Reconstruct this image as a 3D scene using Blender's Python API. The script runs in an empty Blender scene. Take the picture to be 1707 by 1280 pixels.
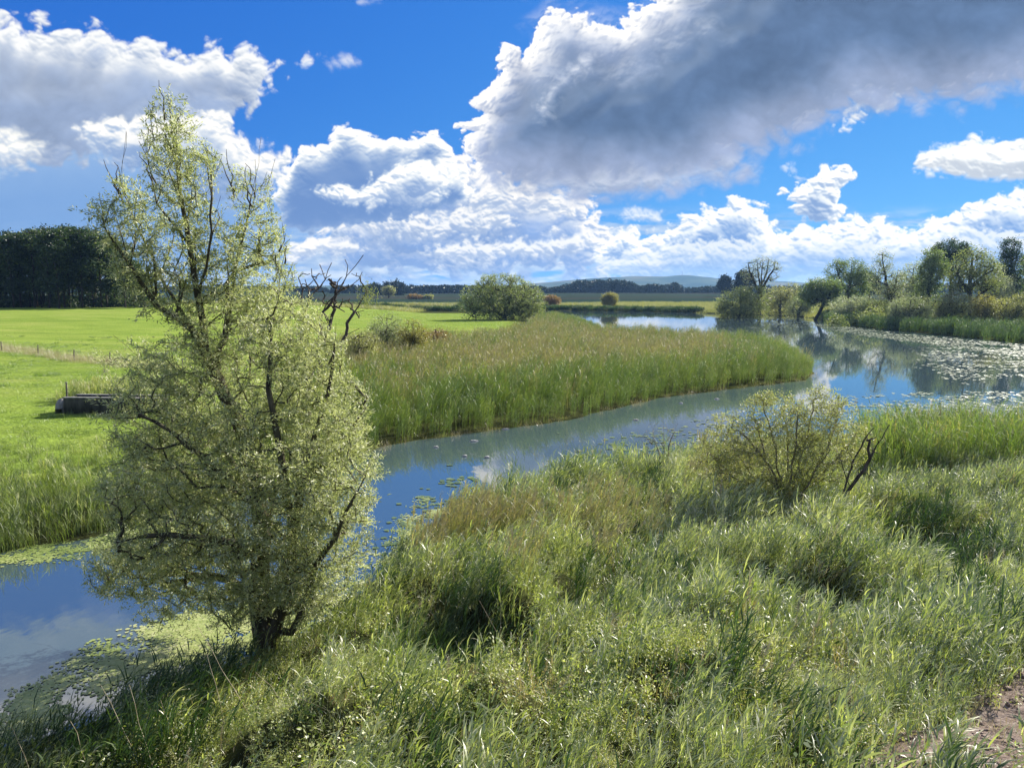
import bpy, math, random
import numpy as np
from math import radians, pi

# ------------------------------------------------------------------ viewpoint
CAM_H = 8.0                 # eye height over the water (standing on an embankment)
F = 1242.0                  # focal length in pixels of the 1707 px wide photograph
U0, V0 = 853.5, 640.0
PITCH = math.atan((640.0 - 488.0) / F)
CP, SP = math.cos(PITCH), math.sin(PITCH)
SUN_AZ, SUN_EL = radians(47.0), radians(34.0)


def ray(u, v):
    """world direction seen at photograph pixel (u, v); camera looks along +Y, pitched down"""
    x = (np.asarray(u, float) - U0) / F
    y = -(np.asarray(v, float) - V0) / F
    return x, CP + y * SP, -SP + y * CP


def at(u, v, z=0.0):
    """point of the horizontal plane z seen at pixel (u, v)"""
    dx, dy, dz = ray(u, v)
    t = (z - CAM_H) / dz
    return (float(dx * t), float(dy * t), float(z))


def at_d(u, v, Y):
    """point at forward distance Y seen at pixel (u, v)"""
    dx, dy, dz = ray(u, v)
    t = Y / dy
    return (float(dx * t), float(Y), float(CAM_H + dz * t))


# ------------------------------------------------------------------ noise (numpy)
def _hash(ix, iy, seed):
    h = (ix.astype(np.int64) * 374761393 + iy.astype(np.int64) * 668265263 + seed * 974634777) & 0x7FFFFFFF
    h = ((h ^ (h >> 13)) * 1274126177) & 0x7FFFFFFF
    return (h ^ (h >> 16)) & 0xFFFF


_A = np.arange(256) * (2 * pi / 256)
_GX, _GY = np.cos(_A).astype(np.float32), np.sin(_A).astype(np.float32)


def perlin(x, y, seed=0):
    x = np.asarray(x, np.float32); y = np.asarray(y, np.float32)
    fx, fy = np.floor(x), np.floor(y)
    ix, iy = fx.astype(np.int32), fy.astype(np.int32)
    dx, dy = x - fx, y - fy
    u = dx * dx * dx * (dx * (dx * 6 - 15) + 10)
    v = dy * dy * dy * (dy * (dy * 6 - 15) + 10)

    def g(ox, oy):
        h = _hash(ix + ox, iy + oy, seed) & 255
        return _GX[h] * (dx - ox) + _GY[h] * (dy - oy)
    a, b, c, d = g(0, 0), g(1, 0), g(0, 1), g(1, 1)
    a = a + u * (b - a)
    c = c + u * (d - c)
    return (a + v * (c - a)) * 1.5


def fbm(x, y, oct=5, seed=0, gain=0.5, billow=False):
    s, amp, tot = 0.0, 1.0, 0.0
    for k in range(oct):
        n = perlin(x, y, seed + k * 17)
        s = s + amp * (np.abs(n) * 2 - 0.5 if billow else n)
        tot += amp
        amp *= gain
        x, y = x * 1.97 + 13.7 + y * 0.31, y * 1.97 - 7.3 - x * 0.31
    return s / tot


def sstep(a, b, x):
    t = np.clip((x - a) / (b - a), 0, 1)
    return t * t * (3 - 2 * t)


def poly_sdf(px, py, poly):
    """signed distance to a closed polygon, positive inside"""
    px = np.asarray(px, np.float32); py = np.asarray(py, np.float32)
    d = np.full(px.shape, 1e18, np.float32)
    inside = np.zeros(px.shape, bool)
    n = len(poly)
    for i in range(n):
        ax, ay = poly[i]
        bx, by = poly[(i + 1) % n]
        ex, ey = bx - ax, by - ay
        wx, wy = px - ax, py - ay
        t = np.clip((wx * ex + wy * ey) / (ex * ex + ey * ey + 1e-12), 0, 1)
        qx, qy = wx - ex * t, wy - ey * t
        d = np.minimum(d, qx * qx + qy * qy)
        if ay != by:
            c = ((ay <= py) & (by > py)) | ((by <= py) & (ay > py))
            xi = ax + (py - ay) * ex / ey
            inside ^= c & (px < xi)
    d = np.sqrt(d)
    return np.where(inside, d, -d)


# ------------------------------------------------------------------ clouds: a computed map of sky directions
SKY_W, SKY_H = 2600, 700
AZ_MAX, EL_MIN, EL_MAX = 60.0, -1.5, 28.5


def up(a, shape):
    """bilinear upsampling of a small array"""
    h, w = a.shape
    y = np.linspace(0, h - 1, shape[0]); x = np.linspace(0, w - 1, shape[1])
    y0 = np.minimum(y.astype(int), h - 2); x0 = np.minimum(x.astype(int), w - 2)
    fy = (y - y0)[:, None].astype(np.float32); fx = (x - x0)[None].astype(np.float32)
    r0 = a[y0]; r1 = a[y0 + 1]
    r = r0 + (r1 - r0) * fy
    return r[:, x0] + (r[:, x0 + 1] - r[:, x0]) * fx


def box(a, n):
    """separable box blur with edge clamp"""
    if n < 1:
        return a
    for ax in (0, 1):
        p = np.pad(a, [(n + 1, n) if k == ax else (0, 0) for k in (0, 1)], mode='edge')
        c = np.cumsum(p, axis=ax, dtype=np.float64)
        m = a.shape[ax]
        if ax == 0:
            a = ((c[2 * n + 1:2 * n + 1 + m] - c[:m]) / (2 * n + 1)).astype(np.float32)
        else:
            a = ((c[:, 2 * n + 1:2 * n + 1 + m] - c[:, :m]) / (2 * n + 1)).astype(np.float32)
    return a


def make_clouds():
    W, H = SKY_W, SKY_H
    az = np.radians(np.linspace(-AZ_MAX, AZ_MAX, W, dtype=np.float32))[None, :]
    el = np.radians(np.linspace(EL_MIN, EL_MAX, H, dtype=np.float32))[:, None]
    X, Y, Z = np.sin(az) * np.cos(el), np.cos(az) * np.cos(el), np.sin(el) + 0 * az
    d = Y * CP - Z * SP
    U = (U0 + F * X / d).astype(np.float32)
    V = (V0 - F * (Y * SP + Z * CP) / d).astype(np.float32)
    rgb = np.zeros((H, W, 3), np.float32)
    al = np.zeros((H, W), np.float32)
    # shared distortion and puff fields; finer towards the horizon
    k = np.clip(105.0 / (np.clip(470 - V, 20, 600) * 0.42 + 25), 0.45, 2.6)
    dist = 470 - V
    PX, PY = U / 100.0, V / 62.0
    w1 = fbm(U / 150 + 3, V / 110, 4, 5)
    w2 = fbm(U / 150 - 9, V / 110 + 4, 4, 9)
    bil = {}

    def billow(sc, seed):
        if (sc, seed) not in bil:
            bil[(sc, seed)] = fbm((U + 22 * w1) / sc, (V + 18 * w2) / (sc * 0.8), 6, seed, 0.53, True)
        return bil[(sc, seed)]

    def layer(poly, sc=60, amp=26, soft=9, lit=(1, 1, 1), shade=(.4, .5, .65), dark=0.022, light=(0.35, -1.0),
              seed=1, opac=1.0, relief=1.0, base=0.0, flat_base=None, wob=16, march=90, thick=60.0, rim=0.0, smooth=70.0, under=None, shade2=None, mottle=0.0):
        nonlocal rgb, al
        q = np.array(poly, float)
        u0, u1 = q[:, 0].min() - 90, q[:, 0].max() + 90
        v0, v1 = q[:, 1].min() - 90, q[:, 1].max() + 90
        m = (U > u0) & (U < u1) & (V > v0) & (V < v1)
        rr = np.where(m.any(1))[0]; cc = np.where(m.any(0))[0]
        if not len(rr):
            return
        s = np.s_[rr[0]:rr[-1] + 1, cc[0]:cc[-1] + 1]
        u, v = U[s] + wob * w1[s], V[s] + wob * w2[s]
        st = 4
        sd = up(poly_sdf(u[::st, ::st], v[::st, ::st], poly), u.shape)
        b = billow(sc, seed)[s]
        h = sd + amp * b * 1.6
        if flat_base is not None:            # soft flat underside
            h = np.minimum(h, (flat_base - v + 6 * w1[s]) * 1.2)
        sf = soft if under is None else soft + under * sstep(0, 50, v - (310 - np.clip(u - 1000, 0, 900) * 0.29) + 45)
        a = sstep(-sf * (0.5 if under is None else 0.85), sf * (1.0 if under is None else 0.6), h) * opac
        T = np.clip(h, 0, thick)
        # march towards the light
        lx, ly = light
        n = math.hypot(lx, ly); lx, ly = lx / n, ly / n
        ppu = 0.6 * W / 1707 * 0.98
        S = np.zeros_like(T)
        Tb = box(T, 2)
        dists = [4, 10, 20, 34, 52, 75]
        tot = 0
        for i, dd in enumerate(dists):
            if dd > march:
                break
            sx, sy = int(round(lx * dd * ppu)), int(round(-ly * dd * ppu))
            w = dd - (dists[i - 1] if i else 0)
            p = np.pad(Tb, ((abs(sy), abs(sy)), (abs(sx), abs(sx))), mode='edge')
            S += 0.9 * w * p[abs(sy) + sy:abs(sy) + sy + T.shape[0], abs(sx) + sx:abs(sx) + sx + T.shape[1]] / thick
        shadow = np.exp(-dark * S * 1.4)
        # relief of the puffs
        deep = sstep(10, smooth, sd)
        hb = box(h, 1) * (1 - deep) + box(box(h, 9), 6) * deep
        gy, gx = np.gradient(hb)
        rel = (-gx * lx + gy * ly) * 1.0
        rel = np.clip(rel * 0.30 * relief, -0.5, 0.5)
        Lm = np.clip(shadow * (1 - base) + base + rel * (0.25 + 0.75 * shadow), 0, 1.15)
        if rim:
            Lm = np.clip(Lm + rim * np.exp(-np.clip(h, 0, 99) / 7.0), 0, 1.2)
        Lm = Lm[..., None]
        sh = np.array(shade, np.float32)
        if shade2 is not None:
            e = sstep(8, 125, sd + 40 * w1[s])[..., None]
            sh = np.array(shade2, np.float32) * (1 - e) + sh * e
        if mottle:
            sh = sh * (1 + mottle * (w2[s] + .7 * b))[..., None]
        col = sh * (1 - Lm) + np.array(lit, np.float32) * Lm
        a3 = a[..., None]
        rgb[s] = rgb[s] * (1 - a3) + col * a3
        al[s] = al[s] * (1 - a) + a

    WH = (1.0, 1.0, 0.98)
    # low bank of mottled cloud along the horizon
    st = fbm((U + 30 * w1) / 95, (V + 9 * w2) / 17, 6, 41, 0.55)
    band = sstep(335, 400, V) * (1 - sstep(474, 500, V) * 0.35)
    band = band * sstep(-0.22, 0.18, st + 0.25 * sstep(380, 470, V) - 0.1 * sstep(700, 300, U) * sstep(440, 380, V))
    st2 = fbm((U + 20 * w2) / 60, (V + 6 * w1) / 13 + 0.35, 6, 47, 0.55)
    Lb = np.clip(0.62 + 0.95 * st2, 0.1, 1.0)[..., None]
    rgb[:] = np.array((.46, .60, .80), np.float32) * (1 - Lb) + np.array((.95, .96, .95), np.float32) * Lb
    al[:] = band * 0.86
    rgb *= al[..., None]
    # generic fair-weather clouds outside the part of the sky the photograph shows
    out = np.maximum(sstep(1760, 2050, U), sstep(-60, -330, U)) + sstep(-40, -300, V)
    g = fbm(U / 330, V / 190, 6, 77, 0.52) + 0.25 * fbm(U / 120, V / 80, 4, 78, 0.5, True)
    ga = np.clip(out, 0, 1) * sstep(0.02, 0.2, g) * sstep(470, 380, V)
    gl = np.clip(1 - sstep(0.1, 0.5, g), 0, 1)[..., None]
    gc = np.array((.50, .58, .70), np.float32) * (1 - gl) + np.array((1, 1, 1), np.float32) * gl
    rgb = rgb * (1 - ga[..., None]) + gc * ga[..., None]
    al = al * (1 - ga) + ga

    # grey veil behind the left tree
    layer([(-400, 190), (200, 200), (430, 270), (470, 330), (520, 400), (480, 452), (-400, 455)], sc=120, amp=22, soft=60,
          lit=(.66, .77, .90), shade=(.46, .62, .83), dark=.016, seed=11, wob=40, relief=.25, opac=.93)
    # mottled mass in the middle
    layer([(620, 330), (700, 290), (800, 270), (900, 300), (980, 330), (1000, 370), (1080, 400), (1190, 420), (1100, 455), (800, 458),
           (560, 452), (480, 420), (540, 380)], sc=62, amp=40, soft=11, lit=(.97, .96, .95), shade=(.50, .61, .80), mottle=.10, dark=.045,
          seed=21, relief=.9, wob=30, base=.1, opac=.95, rim=.15, smooth=110)
    for poly, sd_ in (([(560, 375), (640, 350), (720, 365), (790, 340), (850, 350), (870, 385), (780, 400), (640, 405)], 22), ([(770, 320), (850, 300), (930, 318), (975, 345), (960, 372), (860, 362), (790, 352)], 24),
                      ([(690, 420), (800, 398), (900, 405), (990, 385), (1010, 418), (900, 436), (760, 440)], 26), ([(480, 415), (560, 400), (620, 418), (560, 432), (490, 432)], 28)):
        layer(poly, sc=36, amp=20, soft=12, lit=(.99, .98, .96), shade=(.56, .65, .80), dark=.05, seed=sd_, relief=1.1, wob=18, rim=.15, opac=.85, smooth=160)
    # row of heads on the right
    layer([(985, 425), (1010, 395), (1050, 378), (1075, 400), (1130, 375), (1180, 352), (1235, 330), (1285, 352), (1300, 385),
           (1360, 378), (1410, 362), (1470, 365), (1510, 385), (1545, 362), (1580, 358), (1620, 338), (1680, 322), (1740, 330), (1900, 300),
           (1950, 440), (1000, 445)], sc=40, amp=15, soft=6, lit=WH, shade=(.47, .61, .82), dark=.075, smooth=300, seed=31, flat_base=440,
          relief=1.2, wob=10, rim=.25)
    layer([(1000, 432), (1080, 418), (1200, 400), (1330, 396), (1500, 392), (1707, 385), (1900, 380), (1900, 470), (1000, 470)], sc=34, amp=14, soft=7,
          lit=(.98, .98, .96), shade=(.52, .66, .85), dark=.07, rim=.2, smooth=300, seed=33, relief=.9, opac=.75, wob=16)
    # small tower
    layer([(1302, 312), (1322, 318), (1345, 300), (1370, 282), (1412, 276), (1422, 292), (1392, 318), (1404, 350), (1390, 372), (1345, 372),
           (1330, 350)], sc=30, amp=12, soft=5, lit=WH, shade=(.46, .58, .77), dark=.045, seed=35, relief=1.3, wob=8, rim=.3)
    layer([(1305, 285), (1318, 272), (1330, 300)], sc=24, amp=10, soft=10, lit=WH, shade=(.6, .7, .85), seed=36, opac=.5, wob=8)
    # right-hand cloud with a flat base
    layer([(1520, 290), (1530, 262), (1560, 246), (1600, 240), (1640, 232), (1690, 238), (1760, 222), (1900, 235), (1900, 310), (1600, 302)],
          sc=40, amp=13, soft=9, lit=WH, shade=(.66, .70, .76), dark=.024, seed=37, flat_base=303, relief=1.1, wob=10, rim=.2)
    # clouds above the picture that the still water mirrors
    layer([(-420, -150), (-200, -110), (-60, -130), (60, -95), (200, -120), (330, -150), (300, -240), (120, -330), (-150, -380), (-420, -360)], sc=110, amp=34, soft=40, lit=(.95, .96, .97),
          shade=(.56, .64, .76), dark=.02, seed=81, wob=30, relief=.6)
    layer([(430, -180), (560, -150), (700, -190), (690, -300), (520, -340), (420, -280)], sc=90, amp=34, soft=36, lit=(.95, .96, .97), shade=(.58, .66, .78), dark=.02, seed=82, wob=30, relief=.6)
    # scraps
    layer([(1440, 150), (1495, 142), (1500, 165), (1470, 185), (1445, 175), (1425, 215), (1400, 220)], sc=26, amp=13, soft=10, lit=WH,
          shade=(.62, .72, .86), dark=.03, seed=38, opac=.9, wob=14)
    layer([(1025, 362), (1060, 350), (1108, 354), (1100, 370), (1040, 372)], sc=30, amp=9, soft=10, lit=(.95, .96, .96), shade=(.6, .7, .85),
          seed=39, opac=.8, wob=8)
    layer([(498, 112), (512, 98), (528, 98), (522, 112)], sc=24, amp=8, soft=10, lit=WH, shade=(.7, .8, .95), seed=40, opac=.75, wob=8)
    layer([(540, 104), (590, 96), (600, 110), (550, 116)], sc=28, amp=9, soft=13, lit=WH, shade=(.7, .8, .95), seed=42, opac=.55, wob=10)
    layer([(595, -6), (640, -8), (630, 6), (600, 4)], sc=28, amp=8, soft=12, lit=WH, shade=(.7, .8, .95), seed=44, opac=.5, wob=8)
    # left cloud: broad, soft, grey-white
    layer([(-420, 20), (0, 36), (24, 34), (48, 52), (66, 32), (84, 56), (118, 42), (150, 62), (200, 80), (240, 72), (300, 88), (360, 80), (415, 92),
           (462, 118), (455, 140), (425, 152), (432, 180), (400, 188), (372, 200), (360, 225), (330, 215), (260, 205), (220, 260), (120, 270), (60, 285),
           (-420, 320)], sc=64, amp=26, soft=12, lit=(.93, .94, .95), shade=(.58, .65, .77), mottle=.12, dark=.045, seed=51, relief=.7, wob=18, march=60,
          light=(.3, -1))
    layer([(120, 215), (170, 195), (230, 200), (300, 190), (365, 190), (385, 215), (425, 245), (450, 242), (480, 262), (470, 300), (440, 330), (330, 345),
           (250, 300), (150, 250)], sc=46, amp=16, soft=10, lit=(.97, .97, .96), shade=(.52, .63, .80), dark=.040, seed=53, relief=1, wob=14)
    layer([(-100, 225), (20, 222), (60, 228), (85, 240), (70, 265), (30, 285), (-100, 300)], sc=50, amp=16, soft=24, lit=(.98, .98, .96),
          shade=(.56, .66, .82), dark=.015, seed=54, relief=.8, wob=12)
    # middle cumulus, blue-grey in its own shade with white crests
    layer([(455, 330), (470, 292), (488, 262), (500, 246), (530, 240), (552, 232), (556, 210), (575, 205), (600, 216), (622, 232), (660, 236),
           (700, 228), (722, 218), (738, 235), (738, 265), (770, 285), (790, 330), (740, 352), (640, 372), (540, 390), (470, 385)], sc=48, amp=14,
          soft=5, lit=WH, shade=(.42, .55, .76), dark=.12, seed=61, light=(.25, -1), relief=.9, wob=9, rim=.35, march=60)
    layer([(515, 322), (560, 305), (590, 316), (640, 292), (662, 272), (705, 268), (742, 282), (765, 310), (740, 335), (690, 345), (640, 352),
           (590, 345), (540, 340)], sc=40, amp=15, soft=10, lit=WH, shade=(.50, .61, .79), dark=.036, seed=63, relief=1.2, wob=14)
    # the big dark cloud on the right
    big = [(1098, -10), (1062, 8), (1030, 40), (985, 34), (952, 22), (905, 24), (892, 48), (882, 80), (850, 88), (828, 104), (822, 140), (806, 165),
           (798, 196), (780, 215), (765, 262), (790, 292), (850, 312), (960, 322), (1060, 318), (1130, 312), (1200, 292), (1235, 276), (1215, 262),
           (1330, 215), (1420, 178), (1530, 165), (1640, 152), (1760, 135), (2100, 60), (2300, -300), (1300, -320)]
    layer(big, sc=58, amp=24, soft=5, lit=(1, .99, .98), shade=(.36, .45, .585), shade2=(.61, .66, .775), mottle=.14, dark=.13, seed=71, light=(-.75, -1), relief=1.2, wob=12, march=80,
          thick=75, rim=.12, under=34)
    # brighter shoulder and streaks inside it
    layer([(905, 24), (960, 26), (1020, 50), (1100, 0), (1160, -20), (1190, 60), (1080, 110), (960, 140), (910, 185), (890, 130)], sc=64, amp=30, soft=70,
          lit=(.95, .96, .98), shade=(.45, .53, .68), dark=.012, seed=73, light=(-.75, -1), relief=1.0, wob=26, opac=.4)
    layer([(900, 205), (896, 176), (925, 140), (965, 105), (992, 92), (980, 112), (935, 156), (922, 192)], sc=40, amp=14, soft=22, lit=(.93, .94, .97), shade=(.62, .68, .80), dark=.03, seed=74, light=(-.75, -1), wob=14, opac=.75)
    layer([(1025, 140), (1060, 118), (1110, 108), (1085, 128), (1040, 148)], sc=40, amp=12, soft=24, lit=(.80, .84, .91), shade=(.62, .68, .80), dark=.03, seed=77, light=(-.75, -1), wob=14, opac=.5)
    layer([(880, 300), (1000, 285), (1130, 285), (1225, 268), (1200, 292), (1080, 318), (960, 322)], sc=60, amp=16, soft=26, lit=(.80, .83, .88),
          shade=(.5, .58, .7), dark=.01, seed=75, wob=16, opac=.62)
    layer([(1240, 190), (1420, 120), (1707, 110), (1707, 150), (1500, 168), (1380, 190), (1250, 245)], sc=90, amp=24, soft=50, lit=(.50, .57, .68),
          shade=(.36, .44, .56), dark=.01, seed=76, wob=30, opac=.25, relief=.4)
    ok = al[..., None] > 1e-4
    col = np.where(ok, rgb / np.maximum(al[..., None], 1e-4), 0.7)
    return np.clip(col, 0, 1.2) ** 2.2, np.clip(al, 0, 1)


# ------------------------------------------------------------------ scene basics
sc = bpy.context.scene
COL = sc.collection
rng = np.random.default_rng(7)


def tag(o, label=None, cat=None, group=None, kind=None):
    if label: o['label'] = label
    if cat: o['category'] = cat
    if group: o['group'] = group
    if kind: o['kind'] = kind
    return o


def empty(name, loc, label, cat, group=None):
    o = bpy.data.objects.new(name, None)
    COL.objects.link(o)
    o.location = loc
    o.empty_display_size = 0.3
    return tag(o, label, cat, group)


def mesh_np(name, verts, faces, tint=None, smooth=False):
    """faces: int array (n,3) or (n,4), or a list of such arrays"""
    me = bpy.data.meshes.new(name)
    verts = np.asarray(verts, np.float32)
    if isinstance(faces, np.ndarray):
        faces = [faces]
    faces = [f for f in faces if len(f)]
    tot = np.concatenate([np.full(len(f), f.shape[1], np.int32) for f in faces])
    loops = np.concatenate([f.reshape(-1) for f in faces]).astype(np.int32)
    start = np.zeros(len(tot), np.int32); start[1:] = np.cumsum(tot)[:-1]
    me.vertices.add(len(verts)); me.vertices.foreach_set('co', verts.reshape(-1))
    me.loops.add(len(loops)); me.loops.foreach_set('vertex_index', loops)
    me.polygons.add(len(tot))
    me.polygons.foreach_set('loop_start', start)
    me.polygons.foreach_set('loop_total', tot)
    if smooth:
        me.polygons.foreach_set('use_smooth', np.ones(len(tot), bool))
    if tint is not None:
        a = me.attributes.new('tint', 'FLOAT', 'POINT')
        a.data.foreach_set('value', np.asarray(tint, np.float32))
    me.update(calc_edges=True)
    me.validate()
    return me


def link(name, me, mat=None, parent=None, loc=None):
    o = bpy.data.objects.new(name, me)
    COL.objects.link(o)
    if mat is not None and not me.materials:
        me.materials.append(mat)
    if parent is not None:
        o.parent = parent
    if loc is not None:
        o.location = loc
    return o


class MB:
    """collects simple solids into one mesh"""
    def __init__(s):
        s.v, s.f3, s.f4, s.n = [], [], [], 0

    def add(s, v, f):
        f = np.asarray(f)
        (s.f3 if f.shape[1] == 3 else s.f4).append(f + s.n)
        s.v.append(np.asarray(v, np.float32)); s.n += len(v)

    def box(s, c, size, rot=0.0, bev=0.0):
        sx, sy, sz = [k / 2 for k in size]
        if bev:
            prof = [(-sx + bev, -sy), (sx - bev, -sy), (sx, -sy + bev), (sx, sy - bev), (sx - bev, sy), (-sx + bev, sy), (-sx, sy - bev), (-sx, -sy + bev)]
        else:
            prof = [(-sx, -sy), (sx, -sy), (sx, sy), (-sx, sy)]
        n = len(prof)
        ca, sa = math.cos(rot), math.sin(rot)
        v = []
        rings = [(-sz, 1), (sz - bev, 1), (sz, 1 - bev / max(sx, sy))] if bev else [(-sz, 1), (sz, 1)]
        for z, k in rings:
            for x, y in prof:
                x, y = x * k, y * k
                v.append((c[0] + x * ca - y * sa, c[1] + x * sa + y * ca, c[2] + z))
        q = []
        for r in range(len(rings) - 1):
            for i in range(n):
                j = (i + 1) % n
                q.append((r * n + i, r * n + j, (r + 1) * n + j, (r + 1) * n + i))
        s.add(v, q)
        t = (len(rings) - 1) * n
        s.f3.append(np.array([(t, t + i, t + i + 1) for i in range(1, n - 1)] + [(0, i + 1, i) for i in range(1, n - 1)]) + s.n - len(v))

    def mesh(s, name, smooth=False):
        fs = []
        if s.f4: fs.append(np.concatenate(s.f4))
        if s.f3: fs.append(np.concatenate(s.f3))
        return mesh_np(name, np.concatenate(s.v), fs, smooth=smooth)


def unit(a):
    return a / np.maximum(np.linalg.norm(a, axis=-1, keepdims=True), 1e-9)


# ------------------------------------------------------------------ materials
def new_mat(name):
    m = bpy.data.materials.new(name)
    m.use_nodes = True
    nt = m.node_tree
    nt.nodes.clear()
    return m, nt, nt.nodes, nt.links


def node(nt, t, **kw):
    n = nt.nodes.new(t)
    for k, v in kw.items():
        if k.startswith('i_'):
            n.inputs[k[2:].replace('_', ' ')].default_value = v
        elif k.startswith('n_'):
            n.inputs[int(k[2:])].default_value = v
        else:
            setattr(n, k, v)
    return n


def ramp(nt, stops):
    r = nt.nodes.new('ShaderNodeValToRGB')
    e = r.color_ramp.elements
    while len(e) < len(stops):
        e.new(0.5)
    for k, (p, c) in zip(e, stops):
        k.position = p
        k.color = (*c, 1)
    return r


def leaf_mat(name, cols, trans=0.5, gloss=0.10, rough=0.35, instanced=False, tboost=(1.15, 1.25, 0.6)):
    """thin leaves: diffuse both sides, light shining through, a waxy sheen"""
    m, nt, N, L = new_mat(name)
    a = node(nt, 'ShaderNodeAttribute', attribute_name='tint')
    fac = a.outputs['Fac']
    if instanced:
        b = node(nt, 'ShaderNodeAttribute', attribute_name='itint', attribute_type='INSTANCER')
        ad = node(nt, 'ShaderNodeMath', operation='ADD')
        L.new(a.outputs['Fac'], ad.inputs[0]); L.new(b.outputs['Fac'], ad.inputs[1])
        fac = ad.outputs[0]
    k = len(cols)
    r = ramp(nt, [(i / (k - 1), c) for i, c in enumerate(cols)])
    L.new(fac, r.inputs[0])
    d = node(nt, 'ShaderNodeBsdfDiffuse')
    t = node(nt, 'ShaderNodeBsdfTranslucent')
    mul = node(nt, 'ShaderNodeMixRGB', blend_type='MULTIPLY')
    mul.inputs[0].default_value = 1
    mul.inputs[2].default_value = (*tboost, 1)
    L.new(r.outputs[0], d.inputs[0]); L.new(r.outputs[0], mul.inputs[1]); L.new(mul.outputs[0], t.inputs[0])
    mx = node(nt, 'ShaderNodeMixShader', n_0=trans)
    L.new(d.outputs[0], mx.inputs[1]); L.new(t.outputs[0], mx.inputs[2])
    out = node(nt, 'ShaderNodeOutputMaterial')
    if gloss:
        g = node(nt, 'ShaderNodeBsdfGlossy', i_Roughness=rough)
        g.inputs[0].default_value = (1, 1, 1, 1)
        mg = node(nt, 'ShaderNodeMixShader', n_0=gloss)
        L.new(mx.outputs[0], mg.inputs[1]); L.new(g.outputs[0], mg.inputs[2])
        L.new(mg.outputs[0], out.inputs[0])
    else:
        L.new(mx.outputs[0], out.inputs[0])
    return m


def bark_mat(name, c0, c1, scale=6.0, rough=0.9):
    m, nt, N, L = new_mat(name)
    tc = node(nt, 'ShaderNodeTexCoord')
    mp = node(nt, 'ShaderNodeMapping'); mp.inputs['Scale'].default_value = (scale, scale, scale * 0.3)
    n = node(nt, 'ShaderNodeTexNoise', i_Scale=1.0, i_Detail=5.0)
    r = ramp(nt, [(0.3, c0), (0.7, c1)])
    p = node(nt, 'ShaderNodeBsdfPrincipled', i_Roughness=rough)
    p.inputs['Specular IOR Level'].default_value = 0.2
    b = node(nt, 'ShaderNodeBump', i_Strength=0.6, i_Distance=0.03)
    o = node(nt, 'ShaderNodeOutputMaterial')
    L.new(tc.outputs['Object'], mp.inputs[0]); L.new(mp.outputs[0], n.inputs['Vector'])
    L.new(n.outputs['Fac'], r.inputs[0]); L.new(r.outputs[0], p.inputs['Base Color'])
    L.new(n.outputs['Fac'], b.inputs['Height']); L.new(b.outputs[0], p.inputs['Normal'])
    L.new(p.outputs[0], o.inputs[0])
    return m


# ------------------------------------------------------------------ trees
def tubes(pos, par, rad, sides_thick=7, sides_thin=3, thin=0.02):
    """pos (n,3), par parent index (-1 = root), rad per node -> verts, faces"""
    pos = np.asarray(pos); par = np.asarray(par); rad = np.asarray(rad)
    n = len(pos)
    e = np.where(par >= 0)[0]
    p = par[e]
    d = unit(pos[e] - pos[p])
    # which child continues its parent
    order = np.lexsort((rad[e], p))
    main = np.zeros(len(e), bool)
    ps = p[order]
    last = np.r_[ps[1:] != ps[:-1], True]
    main[order[last]] = True
    dirn = np.zeros((n, 3)); dirn[e] = d
    acc = np.zeros((n, 3))
    np.add.at(acc, p[main], d[main]); 
    nd = unit(dirn + acc)
    root = par < 0
    nd[root] = unit(acc[root] + 1e-9)
    V, Fq, base = [], [], 0
    for thick in (True, False):
        k = sides_thick if thick else sides_thin
        sel = (rad[e] > thin) if thick else (rad[e] <= thin)
        ee, pp, dd, mm = e[sel], p[sel], d[sel], main[sel]
        if not len(ee):
            continue
        d0 = np.where(mm[:, None], nd[pp], dd)
        r0 = np.where(mm, np.minimum(rad[pp], rad[ee] * 1.6), rad[ee] * 1.1)
        d1, r1 = nd[ee], rad[ee]
        ang = np.arange(k) * 2 * pi / k

        def ring(c, dv, r):
            ref = np.tile(np.array([0.93, 0.36, 0.07]), (len(c), 1))
            a = unit(np.cross(dv, ref)); b = np.cross(dv, a)
            return c[:, None] + (a[:, None] * np.cos(ang)[None, :, None] + b[:, None] * np.sin(ang)[None, :, None]) * r[:, None, None]
        A = ring(pos[pp], d0, r0); B = ring(pos[ee], d1, r1)
        v = np.concatenate([A, B], 1).reshape(-1, 3)
        m = len(ee)
        o = (np.arange(m) * 2 * k)[:, None]
        i = np.arange(k); j = (i + 1) % k
        q = np.stack([o + i, o + j, o + k + j, o + k + i], -1).reshape(-1, 4)
        V.append(v); Fq.append(q + base); base += len(v)
    return np.concatenate(V), np.concatenate(Fq)


def leaves(pos, dirn, length, width, r, spread=0.9, droop=0.0, bend=0.25, flat=0.0):
    """diamond leaves folded a little along the midrib"""
    n = len(pos)
    d = unit(dirn + r.normal(0, spread, (n, 3)) + np.array([0, 0, -droop]))
    nr = r.normal(0, 1, (n, 3)); nr[:, 2] += flat
    s = unit(np.cross(d, nr))
    nn = np.cross(s, d)
    L = (length * r.uniform(0.6, 1.25, n))[:, None]
    W = (width * r.uniform(0.7, 1.2, n))[:, None] * 0.5
    base = pos
    mid = pos + d * L * 0.45
    lift = nn * W * bend
    v = np.stack([base, mid - s * W + lift, pos + d * L - nn * L * bend * 0.35, mid + s * W + lift], 1).reshape(-1, 3)
    q = np.arange(4 * n).reshape(n, 4)
    return v, q


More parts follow.
